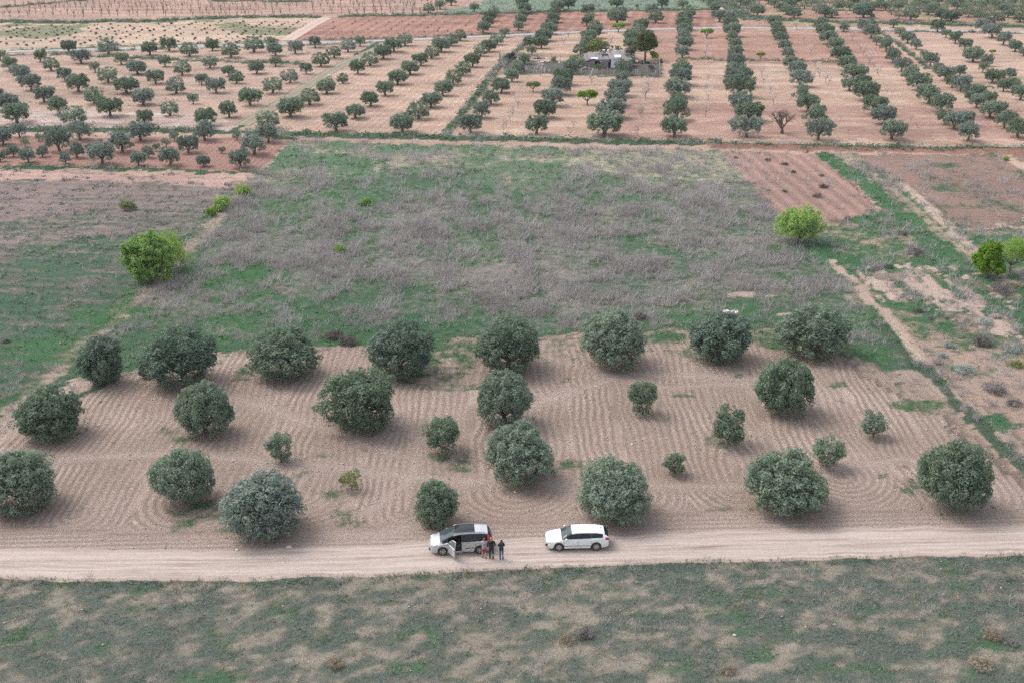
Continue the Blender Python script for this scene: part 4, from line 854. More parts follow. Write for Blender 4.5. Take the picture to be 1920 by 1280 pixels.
# low vine stumps in the tan field below it
mvine = crown_blob(80, [(0, 0, 0.3, 0.42, 0.3)], 12, 0.18, 0.06, 0.15, 14); mvine.materials.append(M['darkbush'])
NV = 0; extra = []
a0 = np.array(at(400, 80)); b0 = np.array(at(470, 45)); dv = (b0-a0)/np.hypot(*(b0-a0)); nv = np.array([dv[1], -dv[0]])
pol_v = px2w([(0, 94), (300, 86), (515, 81), (590, 38), (420, 40), (180, 48), (0, 47)]); pol_r = px2w([(560, 73), (622, 37), (890, 33), (860, 66), (700, 72)])
def inside(P, x, y):
    c = False
    for i in range(len(P)):
        x1, y1 = P[i]; x2, y2 = P[i-1]
        if (y1 > y) != (y2 > y) and x < (x2-x1)*(y-y1)/(y2-y1)+x1: c = not c
    return c
cand = []
for i in range(-80, 80):
    for j in range(-60, 60):
        p = a0+nv*i*3.3+dv*(j*3.4+rf.uniform(-1.1, 1.1))+nv*rf.uniform(-.3, .3)
        if inside(pol_v, *p) and rf.random() > 0.3: cand.append((p, 1.0))
        elif inside(pol_r, *p) and rf.random() > 0.62: cand.append((p, 0.6))
cand.sort(key=lambda q: q[0][1]/q[1])
for n_, (p, s_) in enumerate(cand):
    k = s_*rf.uniform(0.45, 1.1)
    if n_ < 300:
        o = bpy.data.objects.new("vine_stump", mvine); COL.objects.link(o); o.location = (p[0], p[1], gz(*p)); o.scale = (k*1.1, k, k*0.8); o.rotation_euler = (0, 0, rf.random()*6)
        tag(o, "low dark vine stump in a slanting row of the tan far-left field", "vine", "low vine stumps in slanting rows")
    else: extra.append((p, k))
if extra:
    v, f = meshdata(mvine); VV = []; FF = []; o_ = 0; f = np.array(f)
    for p, k in extra: VV.append(v*k+np.array([p[0], p[1], gz(*p)])); FF.append(f+o_); o_ += len(v)
    tag(obj("vine_rows", mesh_np("vine_rows", np.concatenate(VV), np.concatenate(FF), 4), M['darkbush']), "farther low vines dotted over the tan and red far fields", "vines", None, 'stuff')

# ------------------------------------------------------------------ ground cover
rngs = np.random.default_rng(5)
VISM = (GY > 52) & (GY < 470) & (np.abs(GX) < 0.43*GY+14)
AREA = np.zeros(GX.shape); AREA[:-1, :-1] = (np.diff(xs)[None, :]*np.diff(ys)[:, None]); AREA = AREA*VISM
roadm = np.ones(GX.shape)
for kk, pl in ROAD_LINES.items(): roadm *= (dist_line(pl, GX, GY) > RW[kk]-0.05)
def scatter(dens, cap):
    P = (dens*AREA*roadm).ravel(); P = np.clip(P, 0, None); tot = P.sum(); n = int(min(tot, cap)); 
    c = np.cumsum(P)/tot; i = np.searchsorted(c, rngs.random(n)); iy, ix = np.divmod(i, NX); ix = np.minimum(ix, NX-2); iy = np.minimum(iy, NY-2)
    x = xs[ix]+rngs.random(n)*(xs[ix+1]-xs[ix]); y = ys[iy]+rngs.random(n)*(ys[iy+1]-ys[iy]); return x, y, samp(GZ, x, y)
def blades(name, dens, cap, k, h, spread, wd, mat, label, cat, lean=0.5):
    x, y, z = scatter(dens, cap); n = len(x); lod = np.clip(y/85, 0.75, 2.4)
    S = lod*(0.6+0.8*rngs.random(n))
    X = np.repeat(x, k); Y = np.repeat(y, k); Zz = np.repeat(z, k); S = np.repeat(S, k); a = rngs.random(n*k)*6.283; rd = rngs.random(n*k)
    bx = X+np.cos(a)*spread*rd*S; by = Y+np.sin(a)*spread*rd*S; hh = h*(0.5+0.7*rngs.random(n*k))*S**0.6
    a2 = a+rngs.normal(size=n*k)*0.7; tx = bx+np.cos(a2)*hh*lean*(0.4+rngs.random(n*k)); ty = by+np.sin(a2)*hh*lean*(0.4+rngs.random(n*k))
    ww = wd*S*(0.6+0.8*rngs.random(n*k)); a3 = rngs.random(n*k)*3.14; cx, cy = np.cos(a3)*ww/2, np.sin(a3)*ww/2
    V = np.stack([np.stack([bx-cx, by-cy, Zz-0.02], -1), np.stack([bx+cx, by+cy, Zz-0.02], -1), np.stack([tx, ty, Zz+hh], -1)], 1).reshape(-1, 3)
    m_ = mesh_np(name, V, np.arange(len(V)).reshape(-1, 3), 3); o = obj(name, m_, mat); tag(o, label, cat, None, 'stuff'); return n
def leaves(name, dens, cap, k, r, h, lf, mat, label, cat):
    x, y, z = scatter(dens, cap); n = len(x); lod = np.clip(y/85, 0.75, 2.4); S = lod*(0.6+0.8*rngs.random(n))
    C = np.stack([x, y, z], -1); t = n*k; c = np.repeat(C, k, 0); s = np.repeat(S, k)[:, None]
    q = rngs.normal(size=(t, 3)); q[:, 2] = np.abs(q[:, 2]); q /= np.linalg.norm(q, axis=1, keepdims=True)
    rad = 0.4+0.6*rngs.random((t, 1)); p = c+q*rad*s*np.array([r, r, h])+np.array([0, 0, 0.02])
    nn = q+rngs.normal(size=(t, 3))*0.45+np.array([0, 0, 0.5]); nn /= np.linalg.norm(nn, axis=1, keepdims=True)
    tt = rngs.normal(size=(t, 3)); tt -= nn*(tt*nn).sum(1, keepdims=True); tt /= np.linalg.norm(tt, axis=1, keepdims=True); b = np.cross(nn, tt)
    sz = s*(0.6+0.8*rngs.random((t, 1))); V = np.stack([p-tt*lf*sz, p+b*lf*0.4*sz, p+tt*lf*sz, p-b*lf*0.4*sz], 1).reshape(-1, 3)
    m_ = mesh_np(name, V, np.arange(t*4).reshape(-1, 4), 4); o = obj(name, m_, mat); tag(o, label, cat, None, 'stuff'); return n
near_f = (GY < yroad-2.2)*1.0
lodd = np.clip(85/GY, 0.3, 1.2)**2
cvn = np.clip(COVER-0.30, 0, 1)
GREENM = (VEG[..., 1] > 1.28*VEG[..., 0])       # fresh green rather than dull
tex = np.clip((n_sm-0.40)*5, 0, 1)
bankm = np.zeros(GX.shape)
for pl, hw in BANKS: bankm = np.maximum(bankm, np.exp(-(dist_line(pl, GX, GY)/(hw*0.5))**2))
inwild = (COVER > 0.33)
N = []
n_cl = fbm(GX, GY*0.5, 2.0, 3, 121)
N.append(leaves("weeds", (near_f*(0.3+0.7*tex)*11*np.clip(COVER-0.25, 0, 1)*lodd+(1-near_f)*tex*2.6*cvn*lodd*inwild*(~GREENM)), 48000, 9, 0.24, 0.16, 0.06, M['tealgrass'], "low dull teal-green weeds matted over the fallow fields", "weeds"))
N.append(leaves("clover", (near_f*4.0+(1-near_f)*5.0)*tex*cvn*lodd*inwild*GREENM, 46000, 8, 0.26, 0.14, 0.075, M['grass'], "fresh bright green low growth in the fallow fields", "weeds"))
N.append(blades("grass", (3.4*cvn+0.1*cg*mg)*lodd*inwild*(1-0.5*near_f)+0.9*near_f*cvn, 46000, 7, 0.28, 0.16, 0.035, M['grass'], "short green grass tufts over the fallow fields", "grass"))
N.append(blades("dry_scrub", SCRUB*np.clip((n_cl-0.48)*8, 0.07, 1)*(10.5-7.0*near_f)*np.clip(110/GY, 0.5, 1.2)**1.2, 80000, 12, 0.60-0.0, 0.24, 0.030, M['dry'], "grey leafless scrub standing over the middle fallow field", "scrub", 0.7))
lwm = pip(F_LW, GX, GY)*1.0
N.append(leaves("low_dry_plants", lwm*(1-0.85*grad)*(np.sin(2*math.pi*(GY+0.06*GX)/2.6) > 0.4)*np.clip((n_sm-0.42)*6, 0, 1)*1.3, 7000, 12, 0.26, 0.20, 0.08, M['greybush'], "low dry dark plants in rows across the mauve left field", "dry plants"))
tall_near = near_f*np.clip((fbm(GX, GY, 4, 3, 77)-0.6)*8, 0, 1)
N.append(blades("straw_grass", (0.25*(SCRUB > 0.2)*(n_mid < 0.45)+near_f*2.4*(1-COVER).clip(0, 1)+1.6*tall_near)*lodd+0.8*np.exp(-(dist_line([(455, 345), (380, 440), (245, 570), (100, 700)], GX, GY)/0.9)**2)+0.5*np.exp(-(dist_line([(1600, 310), (1700, 385), (1800, 480), (1900, 570)], GX, GY)/1.6)**2), 26000, 9, 0.26, 0.22, 0.03, M['straw'], "pale straw-coloured dry grass tufts", "dry grass", 0.6))
N.append(leaves("bank_plants", bankm*1.5*np.clip((n_sm-0.3)*3, 0, 1), 22000, 16, 0.38, 0.26, 0.085, M['bank'], "dark green plants and brambles growing along the terrace banks", "bank plants"))
verge = np.exp(-((GY-(yroad-2.6))/0.5)**2)*(0.4+1.2*(n_mid > 0.45))
N.append(blades("verge_grass", verge*7+1.5*mg*(g_tr > 0.55)*(n_mid > 0.5)*0.5, 9000, 8, 0.24, 0.2, 0.035, M['bank'], "ragged tufts of grass along the edge of the dirt road", "grass"))
N.append(leaves("soil_weeds", mg*np.clip(cg-0.12, 0, 1)*2.2, 9000, 6, 0.16, 0.07, 0.05, M['grass'], "scattered tiny green seedlings on the ploughed soil of the near grove", "weeds"))
print("scatter", N)
# vines of the mauve left field : low dark dry tufts in rows
# clods and small stones
x, y, z = scatter(mg*2.4*(0.4+n_mid)+0.25*near_f, 13000); n = len(x)
s = 0.022+0.085*rngs.random(n)**4
base = np.array([[1, 0, 0], [0, 1, 0], [-1, 0, 0], [0, -1, 0], [0, 0, 0.8], [0, 0, -0.5]]); fc = np.array([[0, 1, 4], [1, 2, 4], [2, 3, 4], [3, 0, 4], [1, 0, 5], [2, 1, 5], [3, 2, 5], [0, 3, 5]])
V = (base[None]*(0.7+0.6*rngs.random((n, 6, 1)))*s[:, None, None]+np.stack([x, y, z+s*0.3], -1)[:, None]).reshape(-1, 3)
F = (fc[None]+6*np.arange(n)[:, None, None]).reshape(-1, 3)
M['stone'] = solid("pale_limestone", (0.45, 0.39, 0.34), 0.9, var=0.3, scale=3, bump=0.3)
tag(obj("field_stones", mesh_np("field_stones", V, F, 3), M['stone']), "small pale stones and clods strewn over the ploughed soil", "stones", None, 'stuff')
def stone(px, py, s, lab, mat='stone'):
    rg = np.random.default_rng(int(px)); import bmesh
    bm = bmesh.new(); bmesh.ops.create_icosphere(bm, subdivisions=2, radius=s)
    for v in bm.verts: v.co *= 0.8+0.35*rg.random(); v.co.z *= 0.62
    m_ = bpy.data.meshes.new("stone"); bm.to_mesh(m_); bm.free(); x, y = at(px, py)
    tag(obj("stone", m_, M[mat], None, (x, y, gz(x, y)+s*0.3)), lab, "stone")
stone(542, 1027, 0.24, "pale boulder at the roadside right of the wide roadside olive"); stone(445, 1031, 0.16, "smaller brown stone beside the road below the wide roadside olive")
stone(1185, 832, 0.14, "white stone on the ploughed soil above the white car's olive"); stone(966, 924, 0.14, "white stone below the round olive between the cars")
stone(1377, 1193, 0.13, "single white stone in the weedy front field, right of centre"); stone(909, 800, 0.14, "brown stone at the foot of the overlapping olive pair"); stone(618, 176-32, 0.5, "white block lying beside the grassy track between the groves")
rubm = MB(); rgz = random.Random(2)
for _ in range(9): rubm.box((rgz.uniform(-0.8, 0.8), rgz.uniform(-.5, .5), 0.1), (rgz.uniform(.2, .6), rgz.uniform(.2, .4), rgz.uniform(.1, .25)), Matrix.Rotation(rgz.random()*3, 3, 'Z') @ Matrix.Rotation(rgz.uniform(-.4, .4), 3, 'X'))
M['rubble'] = solid("white_rubble", (0.62, 0.55, 0.52), 0.9, var=0.2)
x, y = at(1370, 587); tag(rubm.build("rubble_heap", M['rubble'], None, False, (x, y, gz(x, y))), "small heap of whitish rubble behind the round blue-green olive", "rubble heap")

# ------------------------------------------------------------------ cars
def paint_mat(name, col, metal, rough=0.28):
    m, t, out = newmat(name); b = t.nodes.new("ShaderNodeBsdfPrincipled"); tc = t.nodes.new("ShaderNodeTexCoord")
    n = noise_(t, tc.outputs["Object"], 3, 5); g = t.nodes.new("ShaderNodeNewGeometry"); sp = t.nodes.new("ShaderNodeSeparateXYZ"); t.links.new(tc.outputs["Object"], sp.inputs[0])
    dust = math_(t, 'MULTIPLY', math_(t, 'SUBTRACT', 0.85, sp.outputs[2], clamp=True), math_(t, 'MULTIPLY_ADD', n, 0.8, 0.0))
    c = mix_(t, dust, col, (0.46, 0.38, 0.32)); t.links.new(c, b.inputs["Base Color"])
    t.links.new(math_(t, 'MULTIPLY_ADD', dust, 0.6, rough), b.inputs["Roughness"]); b.inputs["Metallic"].default_value = metal; b.inputs["Coat Weight"].default_value = 0.5
    t.links.new(b.outputs[0], out.inputs[0]); return m
M['silver'] = paint_mat("silver_paint", (0.50, 0.50, 0.52), 0.35, 0.35); M['white'] = paint_mat("white_paint", (0.74, 0.78, 0.77), 0.0, 0.25)
M['glass'] = solid("tinted_window_glass", (0.018, 0.022, 0.026), 0.10, var=0.1, spec=0.22); M['screen'] = solid("windscreen_glass", (0.045, 0.062, 0.066), 0.09, var=0.6, scale=2.5, spec=0.4)
M['rubber'] = solid("black_rubber", (0.025, 0.024, 0.023), 0.85, var=0.3); M['alloy'] = solid("alloy_rim", (0.42, 0.42, 0.43), 0.35, 0.7, var=0.1)
M['plastic'] = solid("black_plastic", (0.035, 0.035, 0.037), 0.6, var=0.2); M['lamp'] = solid("clear_lamp_lens", (0.62, 0.64, 0.66), 0.1, 0.2, var=0.1); M['redlamp'] = solid("red_lamp_lens", (0.50, 0.02, 0.02), 0.15, var=0.2)
M['seatcloth'] = solid("dark_seat_cloth", (0.06, 0.06, 0.065), 0.9); M['plate'] = solid("number_plate_white", (0.7, 0.7, 0.68), 0.5, var=0.05)
def car(name, spec, pa, pb, label, paint):
    """pa, pb photo points where the front and rear near-side tyres touch the soil. Local x: nose at -L/2."""
    A = Vector((*at(*pa), 0)); B = Vector((*at(*pb), 0)); d = (B-A).normalized(); nrm = Vector((-d.y, d.x, 0))
    hw = spec['hw']; wf, wr = spec['wheels']; c = (A+B)/2 - d*((wf+wr)/2) + nrm*(hw-0.08)
    root = empty(name, (c.x, c.y, 0.045), math.atan2(d.y, d.x), label=label, cat="car"); 
    Lh = spec['L']/2; X = np.unique(np.round(np.concatenate([np.linspace(-Lh, Lh, 70), spec['cuts']]), 4))
    I = lambda k: np.interp(X, *zip(*spec[k]))
    belt, top, w_s, w_b, w_r = I('belt'), I('top'), I('ws'), I('wb'), I('wr'); bot = I('bot')
    rw = spec['rw']
    for wx in (wf, wr):
        q = (rw+0.07)**2-(X-wx)**2; arch = np.where(q > 0, rw+np.sqrt(np.clip(q, 0, None)), 0); bot = np.maximum(bot, arch)
    sec = []
    for i in range(len(X)):
        zb, zt = belt[i], top[i]; b0 = min(bot[i], zb-0.12); m1 = b0+(zb-b0)*0.35; m2 = b0+(zb-b0)*0.75
        re = zt-0.05 if zt-zb > 0.15 else zb+(zt-zb)*0.6
        pr = [(w_s[i]*0.97, b0), (w_s[i]+0.0, m1), (w_s[i]-0.005, m2), (w_b[i], zb), (w_r[i]+(w_b[i]-w_r[i])*0.06, re-(re-zb)*0.06), (w_r[i]-0.04, zt-0.01), (w_r[i]*0.5, zt+0.015), (0, zt+0.022)]
        sec.append(pr)
    n = len(X); J = 8; groups = {}
    def P(i, j, s): return (X[i], -s*sec[i][j][0], sec[i][j][1])
    def add(g, vs, flip): groups.setdefault(g, MB()).add(vs, [(0, 1, 2, 3) if not flip else (3, 2, 1, 0)])
    for i in range(n-1):
        xm = (X[i]+X[i+1])/2
        for j in range(J-1):
            for s in (1, -1):
                g = spec['classify'](xm, j, s, (sec[i][j][1]+sec[i][j+1][1])/2)
                if g is None: continue
                add(g, [P(i, j, s), P(i+1, j, s), P(i+1, j+1, s), P(i, j+1, s)], s < 0)
    for i in (0, n-1):
        vs = [P(i, j, 1) for j in range(J)]+[P(i, j, -1) for j in range(J-2, -1, -1)]
        groups['body'].add(vs, [tuple(range(len(vs))) if i == 0 else tuple(range(len(vs)))[::-1]])
    objs = {}
    for g, mb_ in groups.items():
        nm, mt = spec['parts'][g]; m_ = mb_.mesh(nm, True); import bmesh
        bm = bmesh.new(); bm.from_mesh(m_); bmesh.ops.remove_doubles(bm, verts=bm.verts, dist=0.0008); bmesh.ops.recalc_face_normals(bm, faces=bm.faces); bm.to_mesh(m_); bm.free()
        try: m_.set_sharp_from_angle(angle=R(38))
        except Exception: pass
        objs[g] = obj(nm, m_, paint if mt == 'paint' else M[mt], root)
        if g == 'interior': continue
    # dark inner shell (floor, wheel wells, seats)
    inn = MB(); inn.box((0, 0, 0.42), (spec['L']*0.86, hw*1.5, 0.16)); inn.box((wf, 0, 0.5), (0.7, hw*1.62, 0.4)); inn.box((wr, 0, 0.5), (0.7, hw*1.62, 0.4)); inn.build("underbody", M['plastic'], root)
    seat = MB()
    for sx in spec['seats']:
        for sy in (-0.38, 0.38):
            seat.box((sx, sy, 0.62), (0.5, 0.5, 0.2)); seat.box((sx+0.28, sy, 0.92), (0.14, 0.48, 0.6), Matrix.Rotation(R(12), 3, 'Y')); seat.box((sx+0.36, sy, 1.27), (0.1, 0.26, 0.16))
    seat.build("seats", M['seatcloth'], root)
    for wx in (wf, wr):
        for s in (1, -1):
            yy = -s*(hw-0.10); wh = empty("wheel", (0, 0, 0)); wh.parent = root; wh.location = (wx, yy, rw)
            t_ = MB(); 
            prof = [(rw*0.66, 0.09), (rw*0.9, 0.105), (rw*0.99, 0.08), (rw, 0.0), (rw*0.99, -0.08), (rw*0.9, -0.105), (rw*0.66, -0.09)]
            N_ = 28
            vs = [(r_*math.cos(2*math.pi*k/N_), -s*o_, r_*math.sin(2*math.pi*k/N_)) for r_, o_ in prof for k in range(N_)]
            fs = [(a*N_+k, a*N_+(k+1) % N_, (a+1)*N_+(k+1) % N_, (a+1)*N_+k) for a in range(6) for k in range(N_)]
            t_.add(vs, fs); t_.build("tyre", M['rubber'], wh, True)
            r_ = MB(); r_.disc((0, 0), rw*0.14, 0, -s*0.088, 16); dsk = MB(); dsk.disc((0, 0), rw*0.66, s*0.02, -s*0.03, 24)
            for k in range(spec['spokes']):
                a = 2*math.pi*k/spec['spokes']; Mx = Matrix.Rotation(-a, 3, 'Y'); r_.box(Mx @ Vector((rw*0.38, -s*0.075, 0)), (rw*0.52, 0.03, rw*0.17), Mx)
            for k in range(24):
                a = 2*math.pi*k/24; Mx = Matrix.Rotation(-a, 3, 'Y'); r_.box(Mx @ Vector((rw*0.64, -s*0.078, 0)), (rw*0.07, 0.03, rw*0.19), Mx)
            r_.build("rim", M['alloy'], wh); dsk.build("brake_disc", M['plastic'], wh)
    return root, d
def mirror(root, x, y, z, s, mat):
    m_ = MB(); m_.box((0, 0, 0), (0.14, 0.2, 0.14), Matrix.Rotation(R(8), 3, 'Z')); o = m_.build("wing_mirror", mat, root, False, (x, y, z)); bv = o.modifiers.new("b", 'BEVEL'); bv.width = 0.04; bv.segments = 3; return o
# white estate car
def cl_white(x, j, s, z):
    if j >= 3 and -1.18 < x < 2.12:
        if j == 3: 
            if -0.98 < x < -0.02 or 0.03 < x < 0.98: return 'win%d%s' % (0 if x < 0 else 1, 'a' if s > 0 else 'b')
            if 1.04 < x < 1.86: return 'win2%s' % ('a' if s > 0 else 'b')
            return 'pillar' if x < -0.9 or -0.02 <= x <= 1.04 else 'body'
        if x < -0.42: return 'wind'
        if x > 1.98: return 'rearw'
        return 'roof'
    if x < -1.18 and j >= 3: return 'hood' if x > -2.12 else 'body'
    if x >= 2.12 and j >= 4: return 'rearw'
    if j == 2 and s > 0 and x > 2.02: return 'tail'
    if j == 2 and s < 0 and x > 2.02: return 'tailb'
    if x < -2.2 and j in (0, 1): return 'bumper'
    return 'body'
PW = {'body': ("body", 'paint'), 'roof': ("roof", 'paint'), 'hood': ("bonnet", 'paint'), 'wind': ("windscreen", 'screen'), 'rearw': ("rear_window", 'glass'), 'pillar': ("door_pillars", 'plastic'), 'tail': ("tail_light", 'redlamp'), 'tailb': ("tail_light", 'redlamp'), 'bumper': ("grille", 'plastic'), 'sunroof': ("glass_roof", 'glass'), 'win0d': ("window", 'glass')}
for q in range(3):
    for s_ in 'ab': PW['win%d%s' % (q, s_)] = ("window", 'glass')
white_spec = dict(L=4.62, hw=0.91, rw=0.325, wheels=(-1.38, 1.36), seats=(-0.15, 0.8), spokes=10, cuts=[-1.18, -0.42, -0.02, 0.03, 0.98, 1.04, 1.86, 1.98, 2.12, -0.98, -2.12, 2.02, -2.2],
    belt=[(-2.31, 0.62), (-2.2, 0.70), (-1.9, 0.80), (-1.3, 0.90), (-1.0, 0.95), (0, 0.99), (1.2, 1.03), (2.1, 1.06), (2.31, 0.95)],
    top=[(-2.31, 0.62), (-2.2, 0.71), (-1.9, 0.82), (-1.18, 0.96), (-0.80, 1.17), (-0.42, 1.345), (-0.1, 1.40), (0.6, 1.42), (1.4, 1.39), (1.98, 1.28), (2.2, 1.10), (2.31, 0.98)],
    bot=[(-2.31, 0.30), (-2.1, 0.24), (-1.5, 0.22), (1.6, 0.24), (2.1, 0.28), (2.31, 0.36)],
    ws=[(-2.31, 0.55), (-2.22, 0.74), (-2.0, 0.85), (-1.6, 0.90), (0, 0.905), (1.7, 0.90), (2.1, 0.85), (2.25, 0.78), (2.31, 0.66)],
    wb=[(-2.31, 0.52), (-2.22, 0.68), (-2.0, 0.78), (-1.3, 0.83), (0, 0.85), (1.6, 0.84), (2.1, 0.76), (2.31, 0.62)],
    wr=[(-2.31, 0.40), (-2.0, 0.62), (-1.18, 0.72), (-0.42, 0.62), (0.3, 0.61), (1.6, 0.60), (2.0, 0.60), (2.31, 0.58)], classify=cl_white, parts=PW)
wc, dW = car("estate_car", white_spec, (1048, 1033), (1117.5, 1031.8), "white estate car parked alone on the dirt road", M['white'])
def lamps(root, mat, x0, w_, z, yoff, names="headlight"):
    for s in (1, -1):
        m_ = MB(); m_.box((0, 0, 0), (0.34, 0.26, 0.13), Matrix.Rotation(-s*R(38), 3, 'Z')); o = m_.build(names, mat, root, False, (x0, -s*yoff, z)); b = o.modifiers.new("b", 'BEVEL'); b.width = 0.05; b.segments = 3
lamps(wc, M['lamp'], -2.10, 0.3, 0.68, 0.66)
mirror(wc, -0.85, -0.99, 1.02, 1, M['white']); mirror(wc, -0.85, 0.99, 1.02, 1, M['white'])
hd = MB()
for x_ in (-0.12, 0.88): hd.box((x_, -0.912, 0.86), (0.18, 0.025, 0.035)); hd.box((x_, 0.912, 0.86), (0.18, 0.025, 0.035))
hd.build("door_handles", M['white'], wc)
sm = MB()
for x_ in (-1.02, 0.02, 1.02): sm.box((x_, -0.9065, 0.64), (0.012, 0.004, 0.55))
sm.box((0.0, -0.9075, 0.45), (2.0, 0.008, 0.03)); sm.build("door_seams", M['plastic'], wc)
an = MB(); an.tube([(1.72, 0, 1.44), (1.80, 0, 1.50)], [0.03, 0.01], 6); an.build("roof_aerial", M['plastic'], wc)
fg = MB(); fg.box((-2.27, -0.50, 0.40), (0.06, 0.34, 0.12), Matrix.Rotation(R(-28), 3, 'Z')); fg.box((-2.32, 0, 0.56), (0.03, 0.9, 0.10)); fg.build("bumper_intake", M['plastic'], wc)
pl_ = MB(); pl_.box((-2.345, 0, 0.42), (0.02, 0.5, 0.11)); pl_.build("number_plate", M['plate'], wc)
# silver people carrier with its front door open
def cl_silver(x, j, s, z):
    if s > 0 and -1.00 < x < 0.02 and j <= 2: return None          # open doorway, camera side
    if j >= 3 and -1.55 < x < 2.08:
        if j == 3:
            if s > 0 and -0.98 < x < 0.02: return None
            if x < -1.02: return 'quarter' if x > -1.40 else 'body'
            if -0.96 < x < -0.02: return 'win0b'
            if 0.06 < x < 1.04: return 'win1' + ('a' if s > 0 else 'b')
            if 1.08 < x < 1.90: return 'win2' + ('a' if s > 0 else 'b')
            if x >= 1.90: return 'tail' if s > 0 else 'tailb'
            return 'pillar'
        if x < -0.55: return 'wind'
        if x > 1.95: return 'rearw'
        if j == 4: return 'rails'
        if -0.45 < x < 1.02 and j >= 5: return 'sunroof'
        if x <= -0.45: return 'wind2'
        return 'roof'
    if x <= -1.55 and j >= 3: return 'hood' if x > -2.1 else 'body'
    if x >= 2.08 and j >= 4: return 'rearw'
    if x > 2.0 and j in (2, 3): return 'tail' if s > 0 else 'tailb'
    return 'body'
PS = dict(PW); PS['quarter'] = ("quarter_window", 'glass'); PS['rails'] = ("roof_rails", 'paint'); PS['wind2'] = ("windscreen_header", 'plastic')
silver_spec = dict(L=4.59, hw=0.915, rw=0.33, wheels=(-1.36, 1.36), seats=(-0.1, 0.85), spokes=7, cuts=[-1.55, -1.02, -1.00, -0.96, -0.98, -0.55, -0.45, -0.02, 0.02, 0.06, 1.02, 1.04, 1.08, 1.90, 1.95, 2.08, -2.1, 2.0, -1.40],
    belt=[(-2.295, 0.62), (-2.2, 0.72), (-1.9, 0.86), (-1.5, 0.95), (-1.0, 1.00), (0, 1.03), (1.2, 1.06), (2.1, 1.08), (2.295, 0.98)],
    top=[(-2.295, 0.64), (-2.2, 0.77), (-1.9, 0.93), (-1.55, 1.06), (-1.0, 1.36), (-0.55, 1.56), (-0.1, 1.65), (0.6, 1.68), (1.4, 1.66), (1.95, 1.58), (2.12, 1.40), (2.295, 1.02)],
    bot=[(-2.295, 0.32), (-2.1, 0.24), (-1.5, 0.22), (1.6, 0.24), (2.1, 0.28), (2.295, 0.36)],
    ws=[(-2.295, 0.50), (-2.2, 0.70), (-2.0, 0.83), (-1.6, 0.90), (0, 0.915), (1.7, 0.91), (2.1, 0.86), (2.295, 0.74)],
    wb=[(-2.295, 0.48), (-2.2, 0.66), (-2.0, 0.78), (-1.3, 0.84), (0, 0.87), (1.6, 0.86), (2.1, 0.80), (2.295, 0.68)],
    wr=[(-2.295, 0.40), (-2.0, 0.62), (-1.55, 0.76), (-0.55, 0.66), (0.3, 0.65), (1.6, 0.64), (2.0, 0.62), (2.295, 0.60)], classify=cl_silver, parts=PS)
sc_, dS = car("people_carrier", silver_spec, (831.5, 1041), (899, 1038), "silver people carrier with glass roof and its front door wide open", M['silver'])
lamps(sc_, M['lamp'], -2.02, 0.3, 0.78, 0.66); mirror(sc_, -0.98, 1.0, 1.08, 1, M['silver'])
# rails
rl = MB()
for s in (1, -1): rl.tube([(-0.5, -s*0.63, 1.60), (-0.3, -s*0.63, 1.67), (0.6, -s*0.62, 1.72), (1.5, -s*0.61, 1.69), (1.75, -s*0.61, 1.64)], [0.02]*5, 6)
rl.build("roof_bars", M['alloy'], sc_)
# the open door : hinged at the front edge, swung out towards the camera
door = empty("door", (-1.0, -0.905, 0.0)); door.parent = sc_; door.rotation_euler = (0, 0, R(-62))
dm = MB(); dm.box((0.50, 0.03, 0.66), (1.0, 0.09, 0.72)); ob = dm.build("door_panel", M['silver'], door); b = ob.modifiers.new("b", 'BEVEL'); b.width = 0.03; b.segments = 2
dt = MB(); dt.box((0.50, 0.085, 0.66), (0.94, 0.025, 0.66)); dt.build("door_lining", M['seatcloth'], door)
fr = MB(); zt = 1.60
pts_f = [(0.02, 0.03, 1.02), (0.45, 0.09, 1.44), (0.62, 0.12, 1.52), (0.98, 0.13, 1.55), (0.99, 0.03, 1.03)]
for a_, b_ in zip(pts_f[:-1], pts_f[1:]): fr.tube([a_, b_], [0.03, 0.03], 6)
fr.build("window_frame", M['silver'], door)
gl = MB(); gl.add([(p[0], p[1]-0.004, p[2]) for p in pts_f]+[(p[0], p[1]+0.004, p[2]) for p in pts_f], [(0, 1, 2, 3, 4), (9, 8, 7, 6, 5)]); 
M['clearglass'] = solid("greenish_window_glass", (0.10, 0.13, 0.11), 0.08, var=0.1, spec=0.7); gl.build("window", M['clearglass'], door)
hh_ = MB(); hh_.box((0.84, -0.03, 0.90), (0.2, 0.03, 0.04)); hh_.build("handle", M['silver'], door)
mm_ = MB(); mm_.box((0.12, -0.12, 1.06), (0.14, 0.22, 0.16)); ob = mm_.build("wing_mirror", M['silver'], door); b = ob.modifiers.new("b", 'BEVEL'); b.width = 0.04; b.segments = 2
di = MB(); di.box((-0.80, 0.1, 0.92), (0.35, 1.3, 0.28)); di.tube([(-0.6, -0.38, 0.95), (-0.50, -0.38, 1.0)], [0.18, 0.18], 12); di.build("dashboard", M['plastic'], sc_)
sill = MB(); sill.box((-0.5, -0.885, 0.27), (1.04, 0.06, 0.10)); sill.build("door_sill", M['silver'], sc_)
sm = MB()
for x_ in (0.03, 1.05): sm.box((x_, -0.9165, 0.66), (0.012, 0.004, 0.62))
sm.box((0.95, -0.919, 0.55), (1.3, 0.012, 0.05)); sm.build("door_seams", M['plastic'], sc_)
hd = MB(); hd.box((0.2, -0.922, 0.92), (0.18, 0.025, 0.035)); hd.build("door_handles", M['silver'], sc_)
fg = MB(); fg.box((-2.25, -0.42, 0.42), (0.05, 0.4, 0.14), Matrix.Rotation(R(-30), 3, 'Z')); fg.box((-2.30, 0, 0.48), (0.03, 0.9, 0.16)); fg.build("bumper_intake", M['plastic'], sc_)
